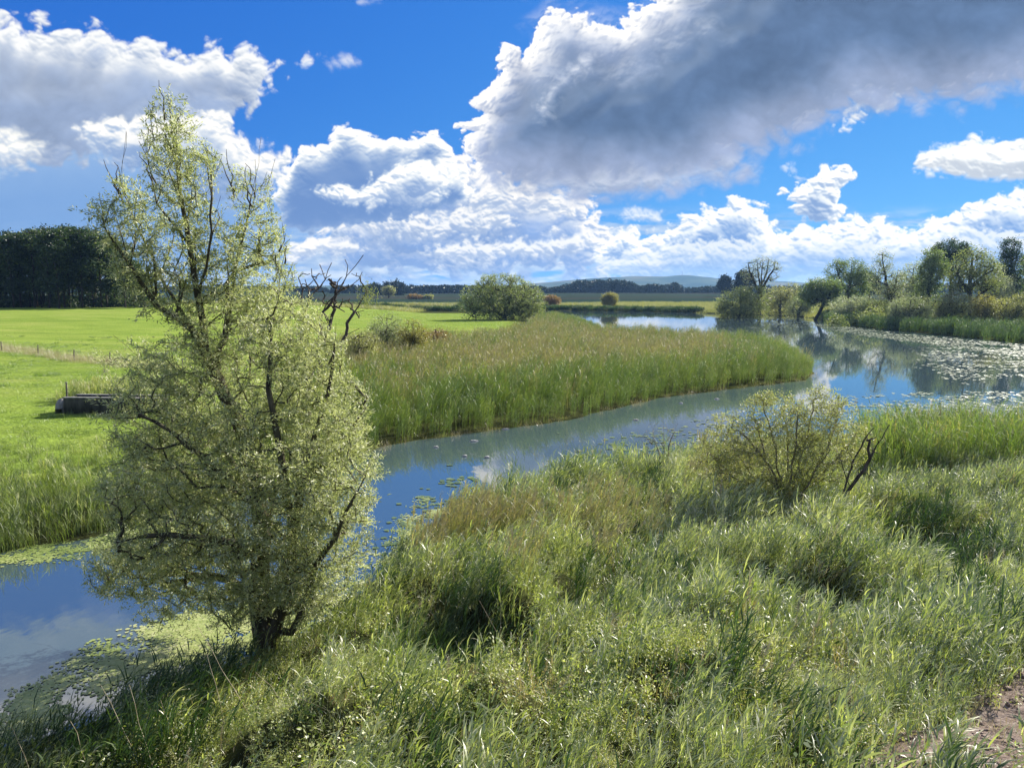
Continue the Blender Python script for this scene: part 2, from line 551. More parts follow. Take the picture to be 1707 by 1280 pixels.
def grow(limbs, blobs, n, seed, seg=0.5, r_tip=0.006, expo=0.47, up=0.5, jitter=0.12, shell=0.5, curve=0.15, wig=0.0):
    """skeleton: given limbs, then twigs to points filling the blobs. blobs: (cx,cy,cz,rx,ry,rz,density)"""
    r = np.random.default_rng(seed)
    P, par = [], []
    for li, l in enumerate(limbs):
        l = np.asarray(l, float)
        if li == 0:
            P.append(l[0]); par.append(-1); cur = 0
        else:
            dd = np.linalg.norm(np.array(P) - l[0], axis=1)
            cur = int(np.argmin(dd))
        for a, b in zip(l[:-1], l[1:]):
            m = max(1, int(np.linalg.norm(b - a) / seg))
            for t in range(1, m + 1):
                q = a + (b - a) * t / m
                if t < m or True:
                    q = q + r.normal(0, wig, 3)
                P.append(q); par.append(cur); cur = len(P) - 1
    nl = len(P)
    w = np.array([b[3] * b[4] * b[5] * b[6] for b in blobs]) ** 0.66
    w /= w.sum()
    A = []
    for b, k in zip(blobs, w):
        m = max(3, int(round(n * k)))
        u = unit(r.normal(0, 1, (m, 3)))
        rad = r.uniform(0, 1, (m, 1)) ** (1 / 3 * (1 - shell) + 0.06)
        A.append(np.array(b[:3]) + u * rad * np.array(b[3:6]))
    A = np.concatenate(A)
    Pn = np.zeros((len(P) + len(A) * 4, 3)); Pn[:nl] = P
    cnt = nl
    d0 = np.array([np.min(np.linalg.norm(Pn[:nl] - a, axis=1)) for a in A])
    A = A[np.argsort(d0)]
    tips = []
    for a in A:
        df = a - Pn[:cnt]
        dist = np.sqrt((df * df).sum(1))
        cost = dist + up * np.maximum(0, 0.35 * dist - df[:, 2])
        i = int(np.argmin(cost))
        L = dist[i]
        m = 1 if L < seg * 0.6 else (2 if L < seg * 2 else 3)
        cur = i
        s = Pn[i].copy()
        for t in range(1, m + 1):
            f = t / m
            q = s + (a - s) * f
            if t < m:
                q = q + r.normal(0, jitter * L * 0.5, 3) + np.array([0, 0, -curve * L * f * (1 - f)])
            Pn[cnt] = q
            par.append(cur); cur = cnt; cnt += 1
        tips.append(cur)
    P = Pn[:cnt]; par = np.array(par)
    wt = np.zeros(cnt); wt[tips] = 1
    lf = np.ones(cnt, bool); lf[par[par >= 0]] = False
    wt[lf] = np.maximum(wt[lf], 1)
    for i in range(cnt - 1, 0, -1):
        if par[i] >= 0:
            wt[par[i]] += wt[i]
    # parents always precede children, so one reverse sweep is enough
    rad = r_tip * wt ** expo
    return P, par, rad, np.array(tips), nl


def tree(name, loc, limbs, blobs, n, seed, label, cat, lm, bm, leaf=(0.3, 0.2), per=18, spread=0.5, group=None, r_tip=0.012, expo=0.47,
         up=0.5, seg=0.8, shell=0.5, droop=0.1, lspread=0.9, rmax=None, thin=0.03, twig=None, wig=0.0, tint=(0.5, 0.22), sides=6, jitter=0.12,
         trunk_name='trunk', along=0.0):
    r = np.random.default_rng(seed + 1000)
    P, par, rad, tips, nl = grow(limbs, blobs, n, seed, seg, r_tip, expo, up, jitter, shell, wig=wig)
    if rmax:
        rad = np.minimum(rad, rmax)
    root = empty(name, loc, label, cat, group)
    v, f = tubes(P, par, rad, sides, 3, thin)
    link(trunk_name, mesh_np(trunk_name, v, f, smooth=True), bm, root)
    if per > 0:
        k = np.repeat(tips, per)
        d = unit(P[k] - P[par[k]])
        off = r.normal(0, spread, (len(k), 3)) * np.array([1, 1, 0.8])
        if along:
            off = off * 0.35 + d * (r.uniform(-along, along * 0.6, (len(k), 1)))
        pos = P[k] + off
        v, q = leaves(pos, d, leaf[0], leaf[1], r, lspread, droop)
        ct = r.normal(0, tint[1], len(tips))
        tv = np.clip(tint[0] + np.repeat(ct, per) * 0.7 + r.normal(0, tint[1], len(k)) * 0.7, 0, 1)
        link('crown', mesh_np('crown', v, q, tint=np.repeat(tv, 4)), lm, root)
    return root


# ------------------------------------------------------------------ scattered ground cover
def strips(base, dirs, length, width, r, lean, arch, segs=4, wtaper=0.75, twist=0.0):
    """curved tapering blades. base (n,3), dirs horizontal (n,2) heading, lean start slope, arch curvature"""
    n = len(base)
    t = np.linspace(0, 1, segs + 1)
    hx = np.zeros((n, 3)); hx[:, :2] = dirs
    side = np.stack([-dirs[:, 1], dirs[:, 0], np.zeros(n)], 1)
    if twist:
        side = unit(side + r.normal(0, twist, (n, 3)))
    V = np.zeros((n, segs + 1, 2, 3))
    p = base.copy()
    ang = lean.copy()
    for i, tt in enumerate(t):
        w = width * (1 - tt ** 1.5 * 1.0) * (0.55 + 0.45 * min(1, tt * 6)) if wtaper else width
        w = np.maximum(w, width * 0.06)
        V[:, i, 0] = p - side * (w * 0.5)[:, None]
        V[:, i, 1] = p + side * (w * 0.5)[:, None]
        step = length / segs
        p = p + (hx * np.sin(ang)[:, None] + np.array([0, 0, 1.0]) * np.cos(ang)[:, None]) * step[:, None]
        ang = ang + arch / segs
    v = V.reshape(-1, 3)
    o = (np.arange(n) * 2 * (segs + 1))[:, None]
    i = np.arange(segs) * 2
    q = np.stack([o + i, o + i + 1, o + i + 3, o + i + 2], -1).reshape(-1, 4)
    return v, q


class Parts:
    def __init__(s): s.v, s.f, s.t, s.n = [], [], [], 0

    def add(s, vq, tint):
        v, q = vq
        s.v.append(v); s.f.append(q + s.n); s.n += len(v)
        t = np.asarray(tint, float)
        s.t.append(np.full(len(v), float(t)) if t.ndim == 0 else np.repeat(t, len(v) // len(t)))

    def mesh(s, name, mat):
        me = mesh_np(name, np.concatenate(s.v), np.concatenate(s.f), tint=np.clip(np.concatenate(s.t), 0, 1))
        me.materials.append(mat)
        return me


WIND = 0.15    # heading of the wind (mostly +X)


def heads(r, n, windy=0.8):
    a = np.where(r.uniform(0, 1, n) < windy, r.normal(WIND, 0.6, n), r.uniform(0, 2 * pi, n))
    return np.stack([np.cos(a), np.sin(a)], 1)


def grass_tuft(seed, mat, n, R, h, w, arch=(0.5, 1.6), lean=0.25, windy=0.6, tint=0.5, tv=0.2, segs=4):
    r = np.random.default_rng(seed)
    p = Parts()
    a, q = r.uniform(0, 2 * pi, n), R * np.sqrt(r.uniform(0, 1, n))
    base = np.stack([q * np.cos(a), q * np.sin(a), np.zeros(n) - 0.05], 1)
    p.add(strips(base, heads(r, n, windy), h * r.uniform(0.45, 1.1, n), w * r.uniform(0.6, 1.3, n), r, np.abs(r.normal(0, lean, n)),
                 r.uniform(arch[0], arch[1], n), segs, twist=0.4), tint + r.normal(0, tv, n))
    return p.mesh('tuft', mat)


def reed_tuft(seed, mat, n, R, h, leafs=8, plume=0.0, lw=0.022, ll=0.5, tint=0.5, stalk_tint=0.75, plume_tint=0.95, windy=0.85, lean=0.08, sw=0.009,
              base_dry=0.3, tv=0.12, lo=0.25):
    """upright reeds: thin stalk, alternate arching leaves, some with a drooping plume"""
    r = np.random.default_rng(seed)
    p = Parts()
    a, q = r.uniform(0, 2 * pi, n), R * np.sqrt(r.uniform(0, 1, n))
    base = np.stack([q * np.cos(a), q * np.sin(a), np.zeros(n) - 0.1], 1)
    H = h * r.uniform(0.72, 1.08, n)
    hd = heads(r, n, 0.9)
    ln, ar = np.abs(r.normal(0, lean, n)), r.uniform(0.05, 0.3, n)
    v, f = strips(base, hd, H, np.full(n, sw * 1.6), r, ln, ar, 5, twist=1.0)
    p.add((v, f), np.repeat(np.where(r.uniform(0, 1, n) < base_dry, stalk_tint, tint), 1))
    c = v.reshape(n, 6, 2, 3).mean(2)
    for k in range(leafs):
        t = lo + (0.97 - lo) * (k + r.uniform(0, 1, n)) / leafs
        i = np.minimum((t * 5).astype(int), 4); fr = t * 5 - i
        b = c[np.arange(n), i] * (1 - fr)[:, None] + c[np.arange(n), i + 1] * fr[:, None]
        L = ll * r.uniform(0.6, 1.2, n) * (1.05 - 0.5 * np.abs(t - 0.6))
        p.add(strips(b, heads(r, n, windy), L, lw * r.uniform(0.7, 1.2, n), r, r.uniform(0.25, 0.8, n), r.uniform(0.4, 1.5, n), 3, twist=0.35),
              tint + r.normal(0, tv, n) + 0.1 * (t - 0.5))
    if plume > 0:
        s = np.where(r.uniform(0, 1, n) < plume)[0]
        m = 11
        if len(s):
            top = np.repeat(c[s, 5], m, 0)
            dn = np.tile(np.linspace(0, 0.26, m), len(s))[:, None]
            dirs = np.repeat(c[s, 5] - c[s, 4], m, 0)
            b = top - unit(dirs) * dn
            hh = np.repeat(hd[s], m, 0) + r.normal(0, 0.35, (len(b), 2))
            p.add(strips(b, unit(hh), 0.20 * r.uniform(0.6, 1.2, len(b)), 0.022 * r.uniform(0.7, 1.3, len(b)), r, r.uniform(0.2, 0.9, len(b)),
                         r.uniform(0.5, 1.3, len(b)), 2), plume_tint + r.normal(0, 0.04, len(b)))
    return p.mesh('reed', mat)


def herb_tuft(seed, mat, n, R, h, leaf=(0.06, 0.028), per=26, tint=0.5, stem_tint=0.8, tv=0.18):
    """leafy herbs: a few leaning stems set all round with small leaves"""
    r = np.random.default_rng(seed)
    p = Parts()
    a, q = r.uniform(0, 2 * pi, n), R * np.sqrt(r.uniform(0, 1, n))
    base = np.stack([q * np.cos(a), q * np.sin(a), np.zeros(n) - 0.05], 1)
    hd = np.stack([np.cos(a), np.sin(a)], 1)
    H = h * r.uniform(0.5, 1.1, n)
    v, f = strips(base, hd, H, np.full(n, 0.010), r, r.uniform(0.0, 0.45, n), r.uniform(-0.2, 0.5, n), 4, twist=1.0)
    p.add((v, f), stem_tint)
    c = v.reshape(n, 5, 2, 3).mean(2)
    k = np.repeat(np.arange(n), per)
    t = np.tile(np.linspace(0.15, 1.0, per), n)
    i = np.minimum((t * 4).astype(int), 3); fr = (t * 4 - i)[:, None]
    b = c[k, i] * (1 - fr) + c[k, i + 1] * fr
    d = r.normal(0, 1, (len(k), 3)) * np.array([1, 1, 0.35]) + np.array([0, 0, 0.25])
    L = leaf[0] * (1.15 - 0.6 * t)
    lv, lq = leaves(b + unit(d) * r.uniform(0, 0.07, (len(k), 1)), unit(d), L, L * leaf[1] / leaf[0], r, 0.25, 0.15, 0.2, flat=1.2)
    p.add((lv, lq), tint + r.normal(0, tv, len(k)))
    return p.mesh('herb', mat)


def scatter(name, meshes, xy, z, scale, tint=None, tilt=0.06, label=None, cat=None, zscale=None, spin=True, seed=3, kind='stuff', pick=None):
    """ground cover as one object: points that carry copies of a few tufts"""
    r = np.random.default_rng(seed)
    n = len(xy)
    me = bpy.data.meshes.new(name)
    me.vertices.add(n)
    co = np.zeros((n, 3), np.float32); co[:, :2] = xy; co[:, 2] = z
    me.vertices.foreach_set('co', co.reshape(-1))
    rot = np.zeros((n, 3), np.float32)
    rot[:, 0] = r.normal(0, tilt, n); rot[:, 1] = r.normal(0, tilt, n)
    rot[:, 2] = r.uniform(0, 2 * pi, n) if spin else r.normal(0, 0.35, n)
    s = np.broadcast_to(np.asarray(scale, np.float32), (n,))
    scl = np.stack([s, s, s * (1 if zscale is None else zscale)], 1).astype(np.float32)
    a = me.attributes.new('rot', 'FLOAT_VECTOR', 'POINT'); a.data.foreach_set('vector', rot.reshape(-1))
    a = me.attributes.new('scl', 'FLOAT_VECTOR', 'POINT'); a.data.foreach_set('vector', scl.reshape(-1))
    a = me.attributes.new('pick', 'INT', 'POINT')
    a.data.foreach_set('value', (r.integers(0, len(meshes), n) if pick is None else pick).astype(np.int32))
    a = me.attributes.new('itint', 'FLOAT', 'POINT')
    a.data.foreach_set('value', np.zeros(n, np.float32) if tint is None else np.asarray(tint, np.float32))
    o = link(name, me)
    ng = bpy.data.node_groups.new(name, 'GeometryNodeTree')
    ng.interface.new_socket('Geometry', in_out='INPUT', socket_type='NodeSocketGeometry')
    ng.interface.new_socket('Geometry', in_out='OUTPUT', socket_type='NodeSocketGeometry')
    N, L = ng.nodes, ng.links
    gi, go = N.new('NodeGroupInput'), N.new('NodeGroupOutput')
    iop = N.new('GeometryNodeInstanceOnPoints')
    g2i = N.new('GeometryNodeGeometryToInstance')
    for m in reversed(meshes):
        src = bpy.data.objects.new(name + '_source', m)
        oi = N.new('GeometryNodeObjectInfo'); oi.inputs['Object'].default_value = src
        L.new(oi.outputs['Geometry'], g2i.inputs[0])
    L.new(gi.outputs[0], iop.inputs['Points'])
    L.new(g2i.outputs[0], iop.inputs['Instance'])
    iop.inputs['Pick Instance'].default_value = True
    for nm, dt, sock in (('rot', 'FLOAT_VECTOR', 'Rotation'), ('scl', 'FLOAT_VECTOR', 'Scale'), ('pick', 'INT', 'Instance Index')):
        na = N.new('GeometryNodeInputNamedAttribute'); na.data_type = dt; na.inputs[0].default_value = nm
        L.new(na.outputs['Attribute'], iop.inputs[sock])
    L.new(iop.outputs[0], go.inputs[0])
    md = o.modifiers.new('scatter', 'NODES'); md.node_group = ng
    for m in meshes:
        for mt in m.materials:
            if mt.name not in [x.name for x in me.materials]:
                me.materials.append(mt)
    return tag(o, label, cat, kind=kind)


def in_view(x, y, z, mu=220, mv=160):
    """keep what the photograph's camera, or one a step aside, can see"""
    dz = z - CAM_H
    d = y * CP - dz * SP
    u = U0 + F * x / np.maximum(d, 0.1)
    v = V0 - F * (y * SP + dz * CP) / np.maximum(d, 0.1)
    return (d > 0.5) & (u > -mu) & (u < 1707 + mu) & (v < 1280 + mv) & (v > -mv), u, v


SKY_DUST, SKY_LIFT, SKY_POWER, SKY_GAIN = 0.0, 0.22, (2.0, 1.25, 0.5), (3.9, 3.15, 3.6)
CLOUD_GAIN, SKY_STRENGTH = 4.45, 0.11
SUN_POWER, EXPOSURE, HAZE = 5.0, 1.12, 9e-5
DENOISE = True
# ------------------------------------------------------------------ water outline, land form
def shore(pts, z=0.0):
    return [at(u, v, z)[:2] for u, v in pts]


WATER = shore([(-420, 1480), (-150, 1300), (0, 1252), (130, 1222), (265, 1172), (385, 1118), (450, 1088), (520, 1046), (610, 985), (660, 945), (715, 895), (790, 850),
               (900, 818), (1000, 795), (1110, 775), (1240, 760), (1400, 752), (1600, 748), (1800, 750), (2300, 765),
               (2500, 640), (1850, 583), (1707, 573), (1600, 562), (1500, 552), (1430, 545), (1385, 538), (1358, 531), (1320, 527), (1262, 526), (1212, 527),
               (1196, 524), (1140, 521), (1050, 519.5), (908, 517.5), (890, 519), (925, 530), (975, 545), (1020, 563), (1100, 571), (1200, 577), (1280, 584),
               (1332, 598), (1356, 622), (1342, 634), (1270, 642), (1200, 651), (1100, 663), (1035, 678), (960, 697), (830, 717), (720, 730), (640, 743),
               (560, 776), (400, 832), (250, 874), (120, 898), (60, 908), (0, 922), (-420, 1015)])
POND = shore([(560, 519), (620, 520), (700, 520.5), (775, 521), (772, 514.5), (690, 512.5), (600, 513), (540, 515)])
POND2 = shore([(735, 499.4), (800, 499.4), (800, 497.2), (735, 497.2)])



def water_sd(x, y):
    """distance inside land (positive) / inside water (negative)"""
    d = -poly_sdf(x, y, WATER)
    d = np.minimum(d, -poly_sdf(x, y, POND))
    return np.minimum(d, -poly_sdf(x, y, POND2))


NEAR_EDGE = WATER[:20]


MOUNDS = [(at(u, v, 1.5)[:2], r, h) for u, v, r, h in ((850, 985, 1.25, 1.15), (915, 925, 1.0, .7), (700, 930, 1.2, .7), (610, 1010, .9, .5), (1020, 1110, 1.3, .8), (640, 1120, 1.2, .7), (830, 1215, .8, .9), (560, 1190, .9, .6),
                                                        (1060, 975, 1.3, .7), (1440, 950, 1.7, .9), (1300, 925, 1.4, .7), (1670, 890, 1.5, .7), (470, 1175, 1.1, .6), (1240, 1060, 1.4, .6), (700, 1235, .8, .7), (1180, 1180, 1.1, .5), (1560, 1060, 1.3, .6))]
HOLLOWS = [(at(u, v, 1.0)[:2], r, h) for u, v, r, h in ((765, 1075, 1.3, .75), (965, 1010, .8, .7), (1560, 890, 1.5, 1.2), (920, 1165, .8, .7), (1390, 1010, 1.0, .5), (1130, 1030, .9, .5), (660, 1020, .7, .5))]


def mounds(x, y):
    z = 0.0
    for (cx, cy), r, h in MOUNDS:
        z = z + h * np.exp(-((x - cx) ** 2 + (y - cy) ** 2) / (r * r))
    for (cx, cy), r, h in HOLLOWS:
        z = z - h * np.exp(-((x - cx) ** 2 + (y - cy) ** 2) / (r * r))
    return z


def ground_z(x, y, sd=None):
    x = np.asarray(x, np.float64); y = np.asarray(y, np.float64)
    if sd is None:
        sd = water_sd(x, y)
    wob = 0.5 * fbm(x / 3.0, y / 3.0, 3, 301)
    s2 = sd + np.where(np.abs(sd) < 8, wob, 0)
    z = -0.9 * sstep(0.0, -4, s2) + 0.42 * sstep(-0.1, 2.4, s2)
    land = sstep(0, 3, sd)
    # embankment the picture is taken from
    emb = 2.5 * sstep(-6.5, 6.5, x + (10 - y) * 0.5) * sstep(17, 7.5, y) + 2.2 * sstep(6, 0, y)
    near = (y < 40)
    z = z + np.where(near, emb * land + land * (0.25 * fbm(x / 1.6, y / 1.6, 3, 302) + 0.55 * np.clip(fbm(x / 3.4, y / 3.4, 3, 305), -.25, 1) + mounds(x, y)), 0)
    # meadow on the left climbs to the wood
    hill = 2.9 * sstep(60, 195, y) * sstep(-26, -92, x) * sstep(420, 230, y)
    mead = 0.55 * sstep(28, 50, y) * sstep(-5, -22, x + (y - 40) * 0.12)
    mid = 0.55 * sstep(120, 150, y) * sstep(12, -8, x - 0.02 * y)
    z = z + land * (hill + np.where(y < 330, mead + mid * sstep(320, 260, y), 0))
    z = z + land * np.where((y > 26), 0.10 * fbm(x / 9, y / 9, 4, 303) + 0.12 * fbm(x / 4, y / 2.2, 3, 306) * sstep(110, 60, y), 0)
    # bank on the right, the far side of the lake and the fields
    z = z + land * 0.5 * sstep(110, 160, y) * sstep(30, 60, x) * sstep(4, 20, sd)
    far = np.clip(y - 335, 0, None)
    z = z + land * (0.012 * np.minimum(far, 700) + 0.004 * np.clip(far - 700, 0, 1e5)) * sstep(335, 380, y)
    return z


def at_ground(u, v, z=2.0):
    for _ in range(12):
        p = at(u, v, z)
        z = .5 * z + .5 * float(ground_z(np.array([p[0]]), np.array([p[1]]))[0])
    return p[:2]


DIRT = [at_ground(u, v) for u, v in [(1240, 1360), (1340, 1292), (1450, 1252), (1560, 1222), (1640, 1180), (1672, 1130), (1740, 1082), (1860, 1040), (2060, 1370)]]


def axis(lo, hi, c, n, mid=0.0):
    a = np.linspace(math.asinh((lo - mid) / c), math.asinh((hi - mid) / c), n)
    return mid + c * np.sinh(a)


GX = axis(-9000, 9000, 13, 660)
GY = np.r_[axis(-400, 6, 10, 40, 6)[:-1], axis(6, 9500, 11, 660, 6)]
gx, gy = np.meshgrid(GX, GY)
gsd = water_sd(gx.ravel(), gy.ravel())
gz = ground_z(gx.ravel(), gy.ravel(), gsd)
nx, ny = len(GX), len(GY)
ii = (np.arange(ny - 1)[:, None] * nx + np.arange(nx - 1)[None]).ravel()
gf = np.stack([ii, ii + 1, ii + nx + 1, ii + nx], 1)
gme = mesh_np('ground', np.stack([gx.ravel(), gy.ravel(), gz], 1), gf, smooth=True)


def sd_attr(me, name, val):
    a = me.attributes.new(name, 'FLOAT', 'POINT')
    a.data.foreach_set('value', np.asarray(val, np.float32))


X, Y = gx.ravel(), gy.ravel()
# what grows where
m_mead = sstep(3.0, 6.0, gsd) * ((Y > 27) & (Y < 420)) * np.maximum(sstep(-8, -16, X + (Y - 40) * 0.10) * (Y < 330),
                                                                  ((Y > 118) & (Y < 260)) * sstep(0, -6, X - 0.02 * Y) * sstep(-75, -40, X))
m_dirt = sstep(-0.12, 0.1, poly_sdf(X, Y, DIRT) + 0.2 * fbm(X / 1.1, Y / 1.1, 4, 310)) * (Y < 20)
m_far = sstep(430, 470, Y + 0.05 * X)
m_farband = sstep(300, 330, Y)
for nm, v in (('meadow', m_mead), ('dirt', m_dirt), ('shaded_farm', m_far), ('lakeside', m_farband)):
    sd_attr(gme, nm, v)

m, nt, N, L = new_mat('ground')


def noise(scale, detail=5, vec=None, rough=0.55):
    n = node(nt, 'ShaderNodeTexNoise', i_Scale=scale, i_Detail=float(detail), i_Roughness=rough)
    L.new(vec, n.inputs['Vector'])
    return n.outputs['Fac']


def mix(a, b, f):
    x = node(nt, 'ShaderNodeMixRGB')
    for s, k in ((a, 1), (b, 2)):
        if isinstance(s, tuple): x.inputs[k].default_value = (*s, 1)
        else: L.new(s, x.inputs[k])
    if isinstance(f, float): x.inputs[0].default_value = f
    else: L.new(f, x.inputs[0])
    return x.outputs[0]


def rampf(f, stops):
    r = ramp(nt, stops); L.new(f, r.inputs[0]); return r.outputs[0]


geo = node(nt, 'ShaderNodeNewGeometry')
pos = geo.outputs['Position']
mp = node(nt, 'ShaderNodeMapping'); mp.inputs['Scale'].default_value = (0.35, 1, 1)
L.new(pos, mp.inputs[0])


def attr(n):
    return node(nt, 'ShaderNodeAttribute', attribute_name=n).outputs['Fac']


soil = rampf(noise(1.2, 6, pos), [(0.3, (.024, .026, .011)), (0.55, (.045, .052, .018)), (0.8, (.08, .088, .03))])
n1, n2, n3 = noise(0.05, 5, mp.outputs[0]), noise(0.7, 6, mp.outputs[0], 0.65), noise(5.0, 4, pos)
mead = mix(rampf(n1, [(0.3, (.13, .22, .03)), (0.5, (.20, .28, .045)), (0.7, (.27, .30, .075))]), rampf(n2, [(0.32, (.07, .11, .02)), (0.5, (.18, .25, .045)), (0.68, (.30, .34, .08))]), 0.5)
n4 = noise(0.22, 6, mp.outputs[0], 0.6)
mead = mix(mead, rampf(n4, [(0.36, (.08, .14, .025)), (0.5, (.20, .27, .05)), (0.62, (.31, .31, .10))]), 0.42)
mead = mix(mead, rampf(n3, [(0.3, (.08, .13, .02)), (0.7, (.30, .38, .07))]), 0.25)
dirt = mix(rampf(noise(2.2, 8, pos, 0.65), [(0.3, (.075, .052, .040)), (0.5, (.16, .12, .098)), (0.72, (.36, .30, .26))]),
           rampf(noise(14, 5, pos), [(0.35, (.08, .058, .046)), (0.65, (.34, .28, .24))]), 0.45)
mp2 = node(nt, 'ShaderNodeMapping'); mp2.inputs['Scale'].default_value = (0.0016, 0.011, 0)
L.new(pos, mp2.inputs[0])
shaded_farm = rampf(noise(1.0, 3, mp2.outputs[0]), [(0.34, (.030, .040, .028)), (0.45, (.018, .042, .026)), (0.56, (.045, .042, .035)), (0.66, (.020, .055, .028))])  # crop colours kept dark: the cloud shadow over the fields is painted in
mp3 = node(nt, 'ShaderNodeMapping'); mp3.inputs['Scale'].default_value = (0.01, 0.06, 0)
L.new(pos, mp3.inputs[0])
lake = rampf(noise(1.0, 5, mp3.outputs[0]), [(0.3, (.10, .12, .035)), (0.5, (.17, .18, .055)), (0.7, (.22, .19, .08))])
c = mix(soil, lake, attr('lakeside'))
c = mix(c, mead, attr('meadow'))
c = mix(c, shaded_farm, attr('shaded_farm'))
c = mix(c, dirt, attr('dirt'))
p = node(nt, 'ShaderNodeBsdfDiffuse')
L.new(c, p.inputs[0])
b = node(nt, 'ShaderNodeBump', i_Strength=1.0, i_Distance=0.16)
hn = noise(3.0, 8, pos, 0.6)
L.new(hn, b.inputs['Height']); L.new(b.outputs[0], p.inputs['Normal'])
o = node(nt, 'ShaderNodeOutputMaterial'); L.new(p.outputs[0], o.inputs[0])
tag(link('ground', gme, m), kind='structure')

# ------------------------------------------------------------------ water
m, nt, N, L = new_mat('water')
geo = node(nt, 'ShaderNodeNewGeometry')
mp = node(nt, 'ShaderNodeMapping'); mp.inputs['Scale'].default_value = (1.1, 0.5, 1)
L.new(geo.outputs['Position'], mp.inputs[0])
n1 = node(nt, 'ShaderNodeTexNoise', i_Scale=1.6, i_Detail=3.0, i_Roughness=0.5)
L.new(mp.outputs[0], n1.inputs['Vector'])
b = node(nt, 'ShaderNodeBump', i_Strength=0.22, i_Distance=0.012)
L.new(n1.outputs['Fac'], b.inputs['Height'])
p = node(nt, 'ShaderNodeBsdfPrincipled', i_Roughness=0.015, i_IOR=3.5)
p.inputs['Base Color'].default_value = (.045, .072, .085, 1)
L.new(b.outputs[0], p.inputs['Normal'])
o = node(nt, 'ShaderNodeOutputMaterial'); L.new(p.outputs[0], o.inputs[0])
wx = np.array([-420, 420.0]); wy = np.array([-20.0, 700])
wme = mesh_np('water', [(wx[0], wy[0], 0), (wx[1], wy[0], 0), (wx[1], wy[1], 0), (wx[0], wy[1], 0)], np.array([[0, 1, 2, 3]]))
tag(link('water', wme, m), kind='structure')

# ------------------------------------------------------------------ hills on the horizon
hx = np.linspace(-6500, 6500, 420)
rows = 26
hu = U0 + F * hx / 4200 / CP
prof_u = [-900, 300, 560, 760, 850, 900, 960, 1000, 1060, 1110, 1140, 1180, 1215, 1300, 1360, 1500, 1707, 2600]
prof_v = [482, 479, 476.5, 476.5, 477, 472, 467, 463.5, 461, 461.5, 459.5, 462.5, 466.5, 469, 473, 477, 479, 482]
top = 8 + (488 - np.interp(hu, prof_u, prof_v)) / F * 4200
top = top + 3.0 * fbm(hx / 180, hx * 0, 4, 400)
V, q = [], []
for k in range(rows):
    t = k / (rows - 1)
    yy = 3300 + 1500 * t + 60 * fbm(hx / 500, hx * 0 + k, 2, 401)
    prof = sstep(0, 0.62, t) * (1 - 0.15 * sstep(0.62, 1, t))
    zz = 14 + (top - 14) * prof * yy / 4200 + 5 * fbm(hx / 220, yy / 220, 4, 402) * prof
    V.append(np.stack([hx, yy, zz], 1))
n = len(hx)
ii = (np.arange(rows - 1)[:, None] * n + np.arange(n - 1)[None]).ravel()
hme = mesh_np('hills', np.concatenate(V), np.stack([ii, ii + 1, ii + n + 1, ii + n], 1), smooth=True)
m, nt, N, L = new_mat('hills')
geo = node(nt, 'ShaderNodeNewGeometry')
mp = node(nt, 'ShaderNodeMapping'); mp.inputs['Scale'].default_value = (0.004, 0.004, 0.01)
L.new(geo.outputs['Position'], mp.inputs[0])
n1 = node(nt, 'ShaderNodeTexNoise', i_Scale=1.0, i_Detail=6.0)
L.new(mp.outputs[0], n1.inputs['Vector'])
r = ramp(nt, [(0.38, (.03, .05, .025)), (0.5, (.06, .08, .035)), (0.65, (.13, .12, .06))])
L.new(n1.outputs['Fac'], r.inputs[0])
p = node(nt, 'ShaderNodeBsdfDiffuse'); L.new(r.outputs[0], p.inputs[0])
o = node(nt, 'ShaderNodeOutputMaterial'); L.new(p.outputs[0], o.inputs[0])
tag(link('hills', hme, m), kind='structure')


def gz1(x, y):
    return float(ground_z(np.array([x]), np.array([y]))[0])


def ground_at(u, Y):
    """foot of a thing seen in column u at forward distance Y"""
    x = 0.0
    z = 0.5
    for _ in range(4):
        d = Y * CP - (z - CAM_H) * SP
        x = (u - U0) / F * d
        z = gz1(x, Y)
    return x, Y, z


def px_xz(u, v, Y):
    p = at_d(u, v, Y)
    return p


# ------------------------------------------------------------------ materials of leaves and bark
M = {}
M['willow'] = leaf_mat('willow_leaves', [(.15, .185, .055), (.31, .35, .13), (.46, .49, .235), (.61, .61, .40)], 0.47, 0.06, 0.55, tboost=(1.15, 1.2, .8))
M['pale'] = leaf_mat('pale_leaves', [(.13, .16, .08), (.24, .27, .15), (.40, .42, .28)], 0.45, 0.07, 0.45)
M['silver'] = leaf_mat('silver_leaves', [(.16, .19, .13), (.33, .36, .26), (.55, .57, .45)], 0.45, 0.07, 0.45)
M['olive'] = leaf_mat('olive_leaves', [(.085, .115, .03), (.20, .23, .075), (.35, .37, .15)], 0.46, 0.06, 0.45)
M['green'] = leaf_mat('green_leaves', [(.06, .10, .03), (.155, .21, .07), (.29, .34, .14)], 0.45, 0.06, 0.45)
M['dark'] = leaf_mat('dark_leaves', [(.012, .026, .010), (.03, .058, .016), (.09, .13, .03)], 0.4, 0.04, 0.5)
M['far'] = leaf_mat('far_shaded_leaves', [(.010, .018, .016), (.020, .032, .024), (.035, .050, .03)], 0.2, 0.02)  # cloud shade and backlight of the far trees put into this dark colour
M['yellow'] = leaf_mat('yellowing_leaves', [(.14, .14, .03), (.28, .25, .06), (.42, .36, .12)], 0.48, 0.06, 0.45)
M['rust'] = leaf_mat('rusty_leaves', [(.16, .10, .04), (.30, .18, .08), (.36, .26, .12)], 0.4, 0.06)
M['sage'] = leaf_mat('sage_leaves', [(.10, .135, .04), (.23, .27, .095), (.39, .42, .19)], 0.46, 0.07, 0.5)
M['sallow'] = leaf_mat('sallow_leaves', [(.16, .175, .055), (.33, .335, .12), (.50, .49, .22)], 0.48, 0.08, 0.5)
